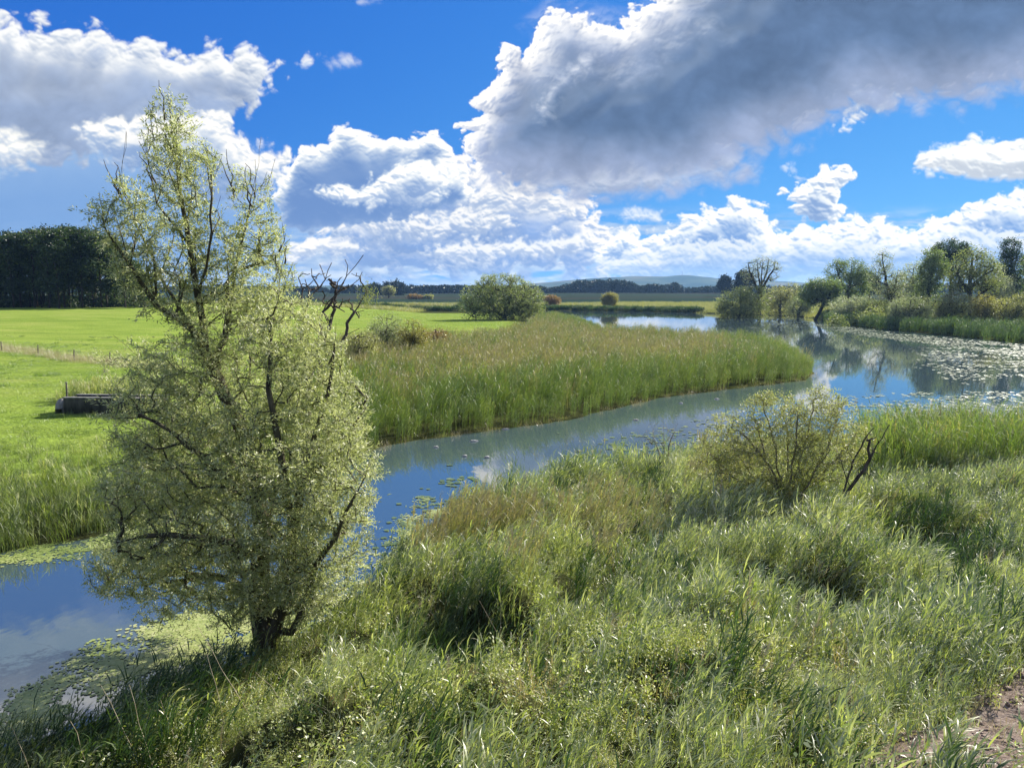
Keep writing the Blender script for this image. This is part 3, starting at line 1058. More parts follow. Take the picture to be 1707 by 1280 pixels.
M['scrub'] = leaf_mat('scrub_leaves', [(.10, .10, .035), (.23, .235, .08), (.39, .38, .16), (.46, .45, .25)], 0.48, 0.07, 0.45)
M['bark'] = bark_mat('dark_bark', (.020, .016, .012), (.07, .058, .042))
M['willowbark'] = bark_mat('willow_bark', (.035, .030, .020), (.13, .115, .075), 9)
M['deadwood'] = bark_mat('dead_wood', (.035, .028, .022), (.12, .10, .08), 9)
M['twig'] = bark_mat('twig_bark', (.12, .10, .065), (.28, .24, .165), 9)


def W3(u, v, Y, base):
    p = at_d(u, v, Y)
    return (p[0] - base[0], p[1] - base[1], p[2] - base[2])


def ell(u, v, ru, rv, Y, dy, dens, base):
    """ellipsoid that fills an oval of the photograph at distance Y (radii in pixels there, depth in metres)"""
    c = W3(u, v, Y, base)
    k = Y / F * 1.0
    return (*c, ru * k, dy, rv * k, dens)


# ------------------------------------------------------------------ the big willow on the near bank
wb = list(at(462, 1068, 0.30)); wb[2] = gz1(wb[0], wb[1])
D = wb[1]


def wl(*pts):
    return [W3(u, v, D + dy, wb) for u, v, dy in pts]


limbs = [
    wl((445, 1085, 0), (436, 1040, 0), (432, 990, .05), (437, 900, .1), (428, 810, .2), (398, 710, .2), (362, 630, .3), (346, 590, .3), (330, 500, .2), (316, 410, .1), (298, 310, 0), (286, 230, 0), (281, 170, 0)),
    wl((350, 598, .3), (318, 548, 0), (262, 510, -.4), (215, 440, -.8), (175, 380, -1.1), (152, 345, -1.2)),
    wl((356, 615, .3), (378, 540, .7), (392, 450, 1.0), (412, 360, 1.2), (428, 290, 1.3)),
    wl((330, 500, .2), (350, 420, -.3), (352, 330, -.5), (345, 265, -.5)),
    wl((316, 410, .1), (262, 340, .4), (245, 260, .6), (238, 215, .6)),
    wl((318, 548, 0), (268, 460, .8), (225, 370, 1.2), (196, 300, 1.4)),
    wl((450, 1070, -.1), (478, 1000, -.3), (488, 900, -.5), (502, 800, -.6), (532, 700, -.7), (556, 610, -.7), (560, 540, -.7)),
    wl((470, 1075, -.2), (500, 1030, -.4), (530, 940, -.8), (580, 850, -1.1), (618, 760, -1.3)),
    wl((488, 900, -.5), (470, 780, -1.0), (450, 650, -1.2), (450, 540, -1.2), (470, 460, -1)),
    wl((436, 940, 0), (390, 905, -.8), (310, 893, -1.4), (240, 892, -1.8), (195, 905, -2)),
    wl((434, 1000, 0), (380, 965, .7), (300, 955, 1.2), (225, 965, 1.4), (165, 978, 1.5)),
    wl((432, 850, .1), (360, 780, -.8), (290, 720, -1.2), (230, 690, -1.4)),
    wl((430, 830, .1), (380, 760, .9), (310, 680, 1.6), (250, 610, 1.9), (190, 560, 2)),
    wl((500, 800, -.6), (560, 760, 0), (600, 690, .4), (620, 640, .5)),
    wl((437, 900, .1), (460, 820, 1), (500, 720, 1.7), (520, 620, 2)),
    wl((434, 1010, 0), (470, 960, .8), (540, 900, 1.5), (590, 880, 1.8)),
]
r_ = np.random.default_rng(15)
for u, v, dy in [(300, 330, 0), (290, 280, 0), (310, 380, .2), (345, 340, -.5), (350, 420, -.3), (262, 350, .4), (245, 270, .5), (412, 370, 1.2), (425, 320, 1.3), (395, 440, 1), (225, 380, 1.2), (205, 320, 1.3), (180, 385, -1),
                 (215, 440, -.8), (330, 470, .2), (375, 520, .7), (430, 460, 1.1), (455, 540, -1.2), (470, 470, -1), (285, 450, .6), (300, 520, 0), (250, 490, -.3)]:
    for k in range(2):
        u1, v1 = u + r_.normal(0, 16), v - r_.uniform(55, 105)
        limbs.append(wl((u + r_.normal(0, 4), v, dy), ((u + u1) / 2 + r_.normal(0, 5), (v + v1) / 2, dy + r_.normal(0, .25)), (u1, v1, dy + r_.normal(0, .5))))
E = lambda u, v, ru, rv, dy, dd, k: ell(u, v, ru, rv, D + dy, dd, k, wb)
blobs = [
    E(283, 205, 26, 46, 0, .5, 1.2), E(262, 235, 22, 34, .3, .4, 1.0), E(306, 250, 30, 50, -.2, .5, 1.1), E(335, 280, 26, 44, -.5, .5, 1.1), E(288, 300, 34, 44, 0, .6, 1.1),
    E(405, 318, 20, 46, 1.2, .4, .7), E(440, 345, 18, 44, 1.3, .4, .6), E(425, 400, 40, 44, 1.0, .8, .9), E(462, 410, 16, 26, .9, .4, .7),
    E(215, 335, 26, 40, 1.2, .5, .9), E(172, 352, 30, 18, -1.1, .4, 1.3), E(196, 390, 34, 30, -.8, .6, 1.0), E(245, 365, 34, 40, .5, .7, 1.0), E(320, 360, 42, 52, .1, .8, 1.0), E(232, 440, 44, 42, -.5, .8, .9), E(300, 430, 55, 60, .2, 1.1, .9), E(365, 430, 46, 60, .6, 1.0, .9),
    E(425, 470, 62, 70, .7, 1.3, 1.2), E(280, 490, 70, 50, -.1, 1.0, .9), E(385, 545, 90, 60, .4, 1.5, 1.2), E(475, 560, 70, 70, -.6, 1.5, 1.5), E(520, 610, 62, 70, -.3, 1.5, 1.4),
    E(300, 610, 75, 55, 0, 1.4, 1.2), E(215, 605, 52, 46, 1.8, .6, .30), E(260, 680, 80, 75, .2, 1.6, 1.4), E(390, 670, 110, 80, 0, 1.9, 1.25), E(545, 700, 80, 80, 0, 1.8, 1.5), E(470, 740, 130, 90, -.6, 2.0, 1.2),
    E(320, 770, 120, 85, -.2, 1.9, 1.35), E(250, 800, 62, 75, -.3, 1.5, 1.3), E(570, 800, 66, 90, -.2, 1.7, 1.4), E(430, 850, 170, 80, -.3, 2.0, 1.1), E(300, 880, 110, 60, -.6, 1.7, 1.0), E(560, 890, 62, 70, .2, 1.5, 1.1),
    E(235, 950, 80, 46, .6, 1.3, 1.6), E(200, 930, 50, 40, .2, .8, 1.4), E(350, 950, 110, 60, .3, 1.6, 1.5), E(300, 900, 110, 50, .6, 1.2, 1.4), E(520, 955, 90, 60, 0, 1.4, 1.0), E(300, 1000, 80, 30, .8, 1.0, 1.1), E(400, 1010, 50, 36, -.3, 1.0, .5), E(515, 1010, 50, 36, -.3, .8, .9), E(450, 940, 70, 80, -1.2, .6, 1.6), E(470, 860, 80, 80, -1.5, .6, 1.2), E(515, 975, 60, 46, -1.0, .6, 1.3), E(420, 1000, 60, 36, -1.0, .5, 1.1), E(450, 930, 90, 80, .4, 1.0, 1.0), E(440, 1000, 80, 40, .6, .8, .9),
]
willow = tree('willow_tree', wb, limbs, blobs, 7000, 11, 'tall grey-green willow leaning over the channel on the near bank', 'tree', M['willow'], M['willowbark'],
              leaf=(.092, .022), per=30, spread=.11, r_tip=.0042, expo=.475, up=.55, seg=.34, shell=.35, droop=.10, lspread=.55, rmax=.26, thin=.02, wig=.02, tint=(.56, .24),
              sides=9, along=.34)
# bare whips sticking out of its crown
r_ = np.random.default_rng(5)
for u0, v0, u1, v1, dy in [(255, 320, 236, 232, .3), (200, 330, 175, 266, 1.2), (205, 340, 198, 272, 1.2), (390, 330, 366, 262, 1.2), (392, 320, 378, 248, 1.2), (420, 345, 405, 272, 1.2), (425, 330, 410, 270, 1.2),
                           (275, 200, 262, 138, 0), (465, 420, 478, 392, .8), (475, 440, 482, 398, .9), (262, 310, 228, 250, .3), (198, 320, 188, 270, 1.1)]:
    a = np.array(W3(u0, v0, D + dy, wb)); b = np.array(W3(u1, v1, D + dy, wb))
    Pw = [a + (b - a) * k / 5 + r_.normal(0, .035, 3) * (k > 0) for k in range(6)]
    v, f = tubes(Pw, [-1, 0, 1, 2, 3, 4], np.linspace(.021, .005, 6), 5, 4, .001)
    link('bare_twig', mesh_np('bare_twig', v, f, smooth=True), M['deadwood'], willow)

# ------------------------------------------------------------------ dead tree on the far bank of the channel, behind the willow
db = list(at(505, 782, .35)); db[2] = gz1(db[0], db[1]) ; Dd = db[1]
d_ = lambda *p: [W3(u, v, Dd + dy, db) for u, v, dy in p]
limbs = [d_((505, 786, 0), (508, 740, 0), (512, 690, 0), (516, 630, 0)),
         d_((516, 632, 0), (535, 568, .3), (550, 545, .4), (557, 515, .4), (562, 492, .5), (574, 480, .5)),
         d_((512, 690, 0), (540, 592, -.4), (562, 580, -.5), (577, 560, -.5), (580, 535, -.5), (590, 520, -.5), (602, 500, -.5), (612, 488, -.5)),
         d_((577, 560, -.5), (592, 552, -.6), (600, 548, -.6)),
         d_((516, 650, 0), (538, 520, .8), (552, 497, .8), (566, 482, .8), (577, 460, .8), (590, 447, .8), (605, 428, .8)),
         d_((566, 482, .8), (585, 477, .9), (598, 467, 1), (606, 455, 1)),
         d_((577, 460, .8), (579, 445, .8), (576, 430, .8)),
         d_((516, 630, 0), (508, 540, -.4), (514, 502, -.6), (530, 480, -.7), (541, 466, -.7), (548, 452, -.7), (551, 440, -.7)),
         d_((514, 502, -.6), (513, 485, -.6), (509, 468, -.6)),
         d_((508, 540, -.4), (502, 500, .2), (492, 478, .3), (482, 447, .3)),
         d_((502, 500, .2), (505, 482, .3), (498, 462, .3)),
         d_((530, 480, -.7), (522, 462, -.6), (519, 450, -.6)), d_((541, 466, -.7), (536, 450, -.6), (530, 440, -.6)),
         d_((550, 545, .4), (540, 520, .7), (552, 505, .7), (560, 480, .7))]
P_, par_, rad_, tips_, nl_ = grow(limbs, [(*W3(575, 470, Dd, db), .9, .6, .5, 1), (*W3(530, 470, Dd, db), .8, .6, .5, 1), (*W3(560, 500, Dd, db), .9, .6, .4, 1), (*W3(590, 520, Dd, db), .6, .4, .4, 1)],
                                  70, 4, .25, .009, .5, .6, .25, .2, wig=.035)
rad_ = np.minimum(np.maximum(rad_ * 1.75, .016), .2)
dead = empty('dead_tree', db, 'leafless dark dead tree with forked bare branches rising behind the willow', 'tree')
v, f = tubes(P_, par_, rad_, 8, 4, .02)
link('trunk', mesh_np('trunk', v, f, smooth=True), M['deadwood'], dead)
r_ = np.random.default_rng(8)
c_ = np.array(W3(612, 494, Dd - .5, db))
pl = c_ + r_.normal(0, 1, (420, 3)) * np.array([.22, .25, .30])
v, q = leaves(pl, r_.normal(0, .5, (420, 3)) + np.array([0, 0, .6]), .13, .03, r_, .4)
link('crown', mesh_np('crown', v, q, tint=np.repeat(r_.uniform(.1, .9, 420), 4)), M['olive'], dead)  # only a loose tuft of leaves at one branch end, no full crown


# ------------------------------------------------------------------ trees and shrubs across the lake and in the fields
def px_tree(name, u, Y, top, crowns, label, cat, lm, seed, n=220, leaf=(.42, .26), per=30, spread=.55, trunk=None, bm=None, group=None, depth=1.0, lean=0, r_tip=.03, shell=.5,
            expo=.5, sparse=False, rmax=.5, drop=0.0, lspread=.9):
    """tree whose foot stands in column u at distance Y; crowns are ovals (u, v, ru, rv[, density])"""
    x, y, z = ground_at(u, Y)
    b = (x, y, z - .1)
    bl = []
    r = np.random.default_rng(seed)
    for c in crowns:
        k = Y / F
        dens = c[4] if len(c) > 4 else 1.0
        bl.append((*W3(c[0], c[1], Y + r.normal(0, .25 * c[2] * k), b), c[2] * k * 1.22, max(c[2], c[3]) * .8 * k * depth, c[3] * k * 1.12, dens))
    if cat in ('shrub', 'bush'):
        vg = V0 - F * ((y * SP + (z - CAM_H) * CP) / (y * CP - (z - CAM_H) * SP))
        for c in crowns:
            if c[1] + c[3] < vg + 2:
                h_ = (vg - c[1]) * .62
                bl.append((*W3(c[0], vg - h_ * .75, Y, b), c[2] * k * .98, c[2] * .75 * k, h_ * k, .9))
        n = int(n * 1.35)
    if trunk is None:
        vb = V0 - F * ((y * SP + (z - CAM_H) * CP) / (y * CP - (z - CAM_H) * SP))
        cu = np.mean([c[0] for c in crowns])
        trunk = [[(u, vb + 2), (u + (cu - u) * .25, vb - (vb - top) * .3), (cu, vb - (vb - top) * .6), (cu + r.normal(0, 2), vb - (vb - top) * .88)]]
    lb = [[W3(p[0], p[1], Y + (p[2] if len(p) > 2 else r.normal(0, .3)), b) for p in t] for t in trunk]
    lb[0][0] = (lb[0][0][0], lb[0][0][1], -.2)
    n = int(n * 1.3)
    return tree(name, b, lb, bl, n, seed, label, cat, lm, bm or M['bark'], leaf, per, spread, group, r_tip, expo, .5, 1.2, shell, .1, lspread, rmax, .05, tint=(.5, .24), wig=.06)


RB = 'trees on the far right bank'
px_tree('shrub', 1228, 243, 480, [(1232, 505, 32, 18, 1.6), (1212, 514, 16, 10, 1.6), (1258, 498, 24, 18, 1.4), (1240, 488, 18, 9)], 'dark rounded shrub hanging over the lake left of the thin-crowned tree', 'shrub', M['olive'], 101, 300, trunk=[[(1232, 527), (1235, 510)], [(1232, 527), (1215, 514)], [(1234, 526), (1255, 505)]])
px_tree('thin_tree', 1268, 246, 430, [(1270, 452, 28, 20, .8), (1252, 458, 14, 16, .7), (1290, 452, 12, 16, .7), (1272, 438, 16, 9, .8)], 'thin-crowned tree with a dark bare trunk at the lake edge', 'tree', M['pale'], 102, 300, leaf=(.34, .16), per=8, spread=.5,
        trunk=[[(1266, 526), (1267, 500), (1268, 485), (1270, 455), (1271, 432)], [(1267, 492), (1258, 470), (1250, 452), (1247, 440)], [(1267, 488), (1280, 465), (1290, 448), (1292, 438)], [(1268, 480), (1264, 455), (1262, 436)], [(1268, 478), (1278, 455), (1281, 436)]], r_tip=.035, rmax=.62)
px_tree('shrub', 1300, 258, 470, [(1300, 494, 22, 16, 1.2), (1318, 488, 16, 14), (1286, 500, 16, 14)], 'loose olive shrub just right of the thin-crowned tree', 'shrub', M['scrub'], 103, 220, leaf=(.36, .2))
px_tree('shrub', 1330, 250, 490, [(1330, 508, 20, 11), (1345, 504, 14, 10)], 'low pale shrub on the open bank between the thin-crowned and the leaning tree', 'shrub', M['pale'], 104, 150, leaf=(.34, .2))
px_tree('leaning_tree', 1362, 222, 462, [(1368, 488, 26, 20, 1.3), (1352, 492, 16, 16, 1.2), (1385, 482, 18, 16, 1.2)], 'dark leaning tree with a bent trunk over the waterline', 'tree', M['green'], 105, 300,
        trunk=[[(1358, 532), (1366, 522), (1372, 508), (1370, 490), (1366, 472)], [(1372, 508), (1382, 495), (1388, 480)]])
px_tree('tall_tree', 1414, 232, 432, [(1420, 452, 22, 18, 1.1), (1392, 452, 13, 13, 1), (1412, 480, 30, 24, 1.1), (1432, 470, 18, 22, 1), (1398, 440, 9, 7, .8)], 'grey-green two-headed tree above the open bank', 'tree', M['green'], 106, 340, leaf=(.42, .22),
        trunk=[[(1414, 516), (1414, 490), (1418, 465), (1420, 440)], [(1414, 490), (1400, 465), (1394, 445)]])
px_tree('shrub', 1416, 200, 492, [(1410, 510, 22, 13), (1432, 508, 18, 12)], 'silvery grey shrub below the two-headed tree', 'shrub', M['silver'], 107, 180, leaf=(.3, .15), group=None)
px_tree('willow_tree', 1482, 195, 418, [(1472, 438, 13, 18, .8), (1478, 470, 22, 26, 1), (1462, 455, 10, 18, .7), (1494, 480, 16, 26, 1), (1475, 500, 26, 16, 1.2)], 'feathery upright willow with a dark leaning stem', 'tree', M['pale'], 108, 340, leaf=(.38, .15), per=17,
        trunk=[[(1488, 520), (1484, 500), (1477, 470), (1472, 440), (1470, 422)], [(1484, 498), (1494, 470), (1496, 450)]])
px_tree('willow_tree', 1522, 205, 436, [(1522, 462, 20, 22, 1.1), (1508, 478, 18, 22, 1), (1535, 480, 14, 24, 1), (1520, 500, 28, 16, 1.3)], 'silver willow with a pale rounded crown', 'tree', M['silver'], 109, 330, leaf=(.36, .16))
px_tree('column_tree', 1553, 188, 414, [(1556, 430, 13, 16, .9), (1552, 458, 18, 24, 1.2), (1546, 490, 17, 24, 1.3), (1560, 445, 16, 18, 1)], 'dark grey-green tree with a narrow leaning crown', 'tree', M['green'], 110, 330, leaf=(.38, .2),
        trunk=[[(1546, 518), (1546, 495), (1552, 465), (1557, 430), (1558, 418)]])
px_tree('round_tree', 1585, 232, 402, [(1585, 418, 24, 15, 1.3), (1568, 425, 13, 11, 1.1), (1604, 420, 12, 10, 1.1), (1584, 440, 22, 18, 1.2)], 'dark green round crown showing above the other trees', 'tree', M['dark'], 111, 300)
px_tree('olive_tree', 1617, 172, 414, [(1622, 436, 26, 20, 1.1), (1600, 458, 18, 15, 1), (1640, 452, 20, 22, 1), (1622, 468, 34, 18, .9), (1596, 478, 14, 9, .8), (1648, 478, 14, 12, .8)], 'olive tree with a straight dark trunk and spreading crown', 'tree', M['olive'], 112, 460, leaf=(.36, .2), per=17,
        trunk=[[(1616, 534), (1617, 505), (1617, 480), (1619, 455), (1622, 425)], [(1617, 488), (1602, 470), (1596, 455)], [(1617, 482), (1634, 465), (1645, 450)], [(1618, 505), (1632, 492), (1640, 488)]], rmax=.42)
px_tree('shrub', 1664, 186, 440, [(1655, 462, 15, 20), (1668, 482, 20, 22, 1.2), (1652, 500, 20, 16, 1.2)], 'silvery tall shrub leaning against the olive tree', 'shrub', M['silver'], 113, 300, leaf=(.34, .17))
px_tree('poplar_tree', 1686, 200, 399, [(1684, 415, 11, 15, 1), (1686, 445, 17, 26, 1.2), (1680, 470, 12, 20, 1.1), (1692, 482, 13, 22, 1.2)], 'tall dark narrow tree at the right edge', 'tree', M['dark'], 114, 380, leaf=(.38, .22))
px_tree('shrub', 1515, 164, 494, [(1514, 512, 25, 15, 1.2), (1500, 516, 15, 11), (1534, 510, 16, 13)], 'pale dome-shaped shrub in front of the silver willow', 'shrub', M['pale'], 115, 260, leaf=(.27, .13))
px_tree('shrub', 1588, 168, 486, [(1590, 508, 22, 19, 1.2), (1575, 516, 16, 12)], 'yellow-green shrub left of the olive tree trunk', 'shrub', M['scrub'], 116, 240, leaf=(.28, .14))
px_tree('shrub', 1642, 160, 490, [(1640, 512, 18, 17, 1.2), (1655, 516, 14, 12)], 'yellowing leafy shrub right of the olive tree trunk', 'shrub', M['yellow'], 117, 220, leaf=(.26, .14))
px_tree('shrub', 1685, 156, 494, [(1680, 514, 22, 15, 1.2), (1702, 510, 20, 17, 1.2), (1735, 512, 20, 17, 1.2)], 'tan shrub below the tall narrow tree', 'shrub', M['scrub'], 118, 260, leaf=(.26, .13))
px_tree('shrub', 1456, 186, 498, [(1452, 514, 17, 10, 1.2), (1470, 512, 14, 10)], 'dull green bush at the foot of the feathery willow', 'shrub', M['olive'], 119, 170, leaf=(.28, .15))
px_tree('round_tree', 1448, 330, 452, [(1446, 468, 16, 13, 1.3), (1456, 478, 12, 12, 1.2)], 'small dark tree far behind the two-headed tree', 'tree', M['dark'], 120, 170, leaf=(.6, .4))
px_tree('tall_tree', 1740, 190, 405, [(1745, 440, 30, 34, 1.2), (1735, 480, 26, 26, 1.2)], 'broad grey-green tree cut off by the right edge', 'tree', M['green'], 121, 300)

# big willow bush on the middle meadow
px_tree('willow_bush', 838, 196, 458, [(838, 478, 40, 19, 1.2), (800, 492, 26, 20, 1.2), (872, 492, 30, 20, 1.2), (838, 500, 56, 24, 1.2), (815, 470, 18, 11, 1.1), (850, 466, 17, 8, .9), (890, 502, 18, 18, 1.1), (780, 508, 12, 14, 1.0), (820, 466, 5, 7, .6)],
        'big rounded willow bush standing on the bright meadow by the reeds', 'bush', M['sage'], 131, 900, leaf=(.40, .16), per=20, spread=.38,
        trunk=[[(843, 530), (842, 510), (838, 480)], [(838, 530), (815, 505), (800, 485)], [(848, 530), (868, 505), (880, 485)], [(795, 528), (785, 512)], [(843, 526), (850, 495), (852, 468)]], rmax=.4)
px_tree('yellow_bush', 1017, 355, 487, [(1017, 497, 10, 7, 1.3), (1012, 500, 7, 5, 1)], 'single small yellow-green bush on the far lakeside grass', 'bush', M['yellow'], 132, 130, leaf=(.6, .35))
px_tree('rusty_bush', 918, 372, 492, [(917, 499, 10, 5, 1.3), (926, 501, 7, 3.5)], 'small reddish bush right beside the big willow bush', 'bush', M['rust'], 133, 90, leaf=(.6, .35))
# scrub between the willow and the reeds
px_tree('scrub_bush', 648, 80, 520, [(645, 548, 24, 24, 1.2), (632, 560, 20, 20, 1), (660, 565, 16, 18)], 'grey-green scrub bush behind the dead branches', 'bush', M['pale'], 141, 300, leaf=(.17, .06), per=22, spread=.28, r_tip=.014)
px_tree('scrub_bush', 688, 76, 532, [(688, 556, 18, 20, 1.1), (676, 562, 12, 16), (700, 562, 12, 12)], 'orange-yellow autumn scrub bush at the edge of the reeds', 'bush', M['yellow'], 142, 230, leaf=(.16, .06), per=20, spread=.26, r_tip=.014)
px_tree('scrub_bush', 606, 66, 548, [(606, 572, 22, 18, 1.1), (590, 578, 14, 16)], 'yellow-green scrub bush low behind the willow crown', 'bush', M['scrub'], 143, 240, leaf=(.15, .05), per=20, spread=.24, r_tip=.012)
px_tree('scrub_bush', 722, 88, 545, [(720, 556, 16, 9, 1), (735, 558, 12, 7)], 'low brown scrub bush beside the orange-yellow one', 'bush', M['rust'], 144, 130, leaf=(.16, .06), per=16, spread=.25, r_tip=.012)

# far trees in the fields
FT = 'trees on the far fields'
px_tree('round_tree', 657, 760, 470, [(657, 482, 15, 12, 1.5), (652, 487, 13, 9, 1.2)], 'dark dome-shaped tree standing above the flat far wood', 'tree', M['far'], 151, 200, leaf=(1.6, 1.1), per=24, spread=1.4, r_tip=.1)
px_tree('round_tree', 622, 780, 475, [(623, 484, 10, 9, 1.5)], 'smaller dark round tree left of the dome-shaped tree', 'tree', M['far'], 152, 120, leaf=(1.6, 1.1), per=24, spread=1.4, r_tip=.1)
px_tree('pale_tree', 648, 600, 479, [(648, 485, 8, 6, 1.3)], 'small pale tan tree in front of the dome-shaped tree', 'tree', M['scrub'], 153, 90, leaf=(1.0, .6), per=18, spread=.9, r_tip=.08)
px_tree('rusty_bush', 690, 560, 490, [(690, 494.5, 9, 3, 1.3), (700, 495, 6, 2.4)], 'rust-coloured bush on the shore of the far pond', 'bush', M['rust'], 154, 70, leaf=(.9, .6), per=16, spread=.6, r_tip=.05)
px_tree('pale_tree', 712, 560, 491, [(714, 495, 7, 2.6, 1.3)], 'low tan bush right of the rust-coloured one', 'bush', M['scrub'], 155, 50, leaf=(.9, .6), per=16, spread=.6, r_tip=.05)
px_tree('round_tree', 1209, 640, 461, [(1209, 470, 8, 8, 1.5), (1208, 478, 9, 7, 1.4)], 'dark rounded tree alone before the hill', 'tree', M['far'], 156, 120, leaf=(1.4, .9), per=22, spread=1.1, r_tip=.1)
px_tree('tall_tree', 1240, 560, 452, [(1240, 462, 10, 8, 1.4), (1236, 474, 9, 10, 1.3), (1248, 470, 7, 8, 1.2)], 'dark tree close behind the thin-crowned tree', 'tree', M['far'], 157, 150, leaf=(1.2, .8), per=22, spread=1.0, r_tip=.1)

# ------------------------------------------------------------------ the tall wood on the left: single trees with their own trunks
WOOD = 'trees of the tall dark wood'
protos = []
r_ = np.random.default_rng(61)
for k in range(7):
    h = 21.0
    lb = [[(0, 0, -.3), (r_.normal(0, .15), r_.normal(0, .15), 6), (r_.normal(0, .3), r_.normal(0, .3), 13), (r_.normal(0, .4), r_.normal(0, .4), 19.5)]]
    bl = [(r_.normal(0, .5), r_.normal(0, .5), 18.4, 2.2, 2.2, 2.3, 1.5), (r_.normal(0, .7), r_.normal(0, .7), 15.4, 2.8, 2.8, 2.6, 1.35), (r_.normal(0, .7), r_.normal(0, .7), 11.8, 2.4, 2.4, 2.6, .9),
          (r_.normal(0, .6), r_.normal(0, .6), 7.0, 2.0, 2.0, 3.0, .5)]
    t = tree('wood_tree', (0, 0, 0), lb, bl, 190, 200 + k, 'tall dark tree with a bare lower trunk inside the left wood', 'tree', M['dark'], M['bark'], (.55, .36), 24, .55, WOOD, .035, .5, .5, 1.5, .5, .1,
             .9, .24, .05, tint=(.5, .28), wig=.08)
    protos.append(t)
used = set()
TOPU = [-140, -60, 0, 60, 100, 130, 160, 180, 200, 218, 236, 262]
TOPV = [398, 396, 394, 386, 380, 379, 384, 392, 408, 428, 446, 470]
spots = []
for row, (Yr, st) in enumerate(((186, 13), (197, 15), (209, 26))):
    u = -150 + row * 6
    while u < 252:
        spots.append((u + r_.normal(0, 2.5), Yr + r_.normal(0, 2.5), row))
        u += st * r_.uniform(.75, 1.3)
WL = {'left': 'tall dark tree with bare lower trunk in the wood beyond the left meadow',
      'top': 'tall tree with sunlit green top in the highest part of the left wood',
      'end': 'lower leafy tree at the sloping right end of the left wood'}
for i, (u, Y_, row) in enumerate(spots):
    x, y, z = ground_at(u, Y_)
    tv = np.interp(u, TOPU, TOPV) + (r_.normal(0, 3) if row else r_.normal(2, 3))
    hh = at_d(u, tv, Y_)[2] - z
    if hh < 3: continue
    k = int(r_.integers(0, len(protos)))
    src = protos[k]
    if k in used:
        t = src.copy(); COL.objects.link(t)
        for ch in src.children:
            c2 = ch.copy(); COL.objects.link(c2); c2.parent = t
    else:
        t = src; used.add(k)
    t.location = (x, y, z); t.rotation_euler = (0, 0, r_.uniform(0, 2 * pi))
    s = hh / 20.8
    t.scale = (max(s, .62) * r_.uniform(.95, 1.15),) * 2 + (s,)
    t['label'] = WL['end'] if u > 196 else (WL['top'] if 95 < u < 165 else WL['left'])
for k, t in enumerate(protos):
    if k not in used:
        for ch in list(t.children): bpy.data.objects.remove(ch)
        bpy.data.objects.remove(t)

# ------------------------------------------------------------------ far woods that read as one mass
def far_wood(name, label, pts, Yc, depth, seed, n, mat, leaf=3.2):
    r = np.random.default_rng(seed)
    us = [p[0] for p in pts]; vs = [p[1] for p in pts]
    u = r.uniform(us[0], us[-1], n); Yd = Yc + r.uniform(0, depth, n)
    x = (u - U0) / F * Yd
    zt = CAM_H + (488 - np.interp(u, us, vs)) / F * Yd
    zb = ground_z(x, Yd, np.full(n, 50.0)) - 1
    ht = np.maximum(zt - zb, 2) * (1 - .16 * np.abs(r.normal(0, 1, n)))
    per = 46
    k = np.repeat(np.arange(n), per)
    f = r.uniform(0, 1, len(k)) ** .75
    rad = (1.2 + .24 * ht[k]) * np.sqrt(np.clip(1 - (2 * f - .9) ** 2 * .8, .05, 1))
    a = r.uniform(0, 2 * pi, len(k))
    p = np.stack([x[k] + np.cos(a) * rad, Yd[k] + np.sin(a) * rad, zb[k] + ht[k] * f], 1)
    v, q = leaves(p, r.normal(0, 1, (len(k), 3)), leaf, leaf * .75, r, .5)
    o = link(name, mesh_np(name, v, q, tint=np.repeat(r.uniform(0, 1, len(k)), 4)), mat)
    return tag(o, label, 'wood', kind='stuff')


far_wood('distant_wood', 'dark flat-topped far wood along the horizon left of the willow bush', [(555, 479), (590, 477), (620, 478), (680, 477), (740, 476.5), (800, 477), (905, 478)], 900, 60, 71, 420, M['far'], 3.0)
far_wood('distant_wood', 'dark wood with a ragged top below the far hill', [(905, 482), (930, 479), (955, 471), (965, 467), (985, 468), (1010, 467), (1030, 466), (1050, 470), (1062, 477), (1075, 476), (1080, 481)], 900, 50, 72, 330, M['far'], 2.6)
far_wood('distant_wood', 'low dark line of trees right of the ragged wood', [(1068, 479), (1085, 473), (1100, 476), (1120, 472), (1127, 473), (1140, 481), (1160, 480), (1190, 477), (1230, 476), (1300, 478), (1345, 476), (1380, 474), (1500, 474), (1800, 472)], 880, 50, 73, 700, M['far'], 2.6)
far_wood('distant_wood', 'dark far wood continuing left behind the tall wood', [(-200, 478), (100, 476), (300, 477), (480, 478), (560, 480)], 1000, 60, 74, 350, M['far'], 3.2)
# ------------------------------------------------------------------ grasses, reeds and herbs
G = {}
G['reed'] = leaf_mat('reed_leaves', [(.045, .085, .017), (.11, .18, .035), (.235, .30, .07), (.37, .36, .15), (.32, .24, .13)], 0.42, 0.05, 0.5, True)
G['brown'] = leaf_mat('plumed_reeds', [(.12, .145, .035), (.24, .255, .08), (.36, .34, .13), (.42, .36, .18), (.38, .30, .20)], 0.42, 0.06, 0.5, True)
G['grass'] = leaf_mat('bank_grass', [(.06, .10, .022), (.19, .245, .055), (.39, .43, .14), (.55, .55, .27), (.60, .56, .38)], 0.5, 0.11, 0.5, True)
G['herb'] = leaf_mat('bank_herbs', [(.07, .115, .022), (.21, .27, .055), (.42, .46, .13), (.56, .56, .24), (.38, .28, .15)], 0.5, 0.07, 0.5, True)
G['meadow'] = leaf_mat('meadow_grass', [(.08, .15, .02), (.17, .25, .035), (.26, .33, .06), (.36, .38, .10)], 0.5, 0.06, 0.4, True)
G['dry'] = leaf_mat('dry_grass', [(.25, .19, .11), (.38, .31, .19), (.50, .44, .30)], 0.35, 0.08, 0.4, True)
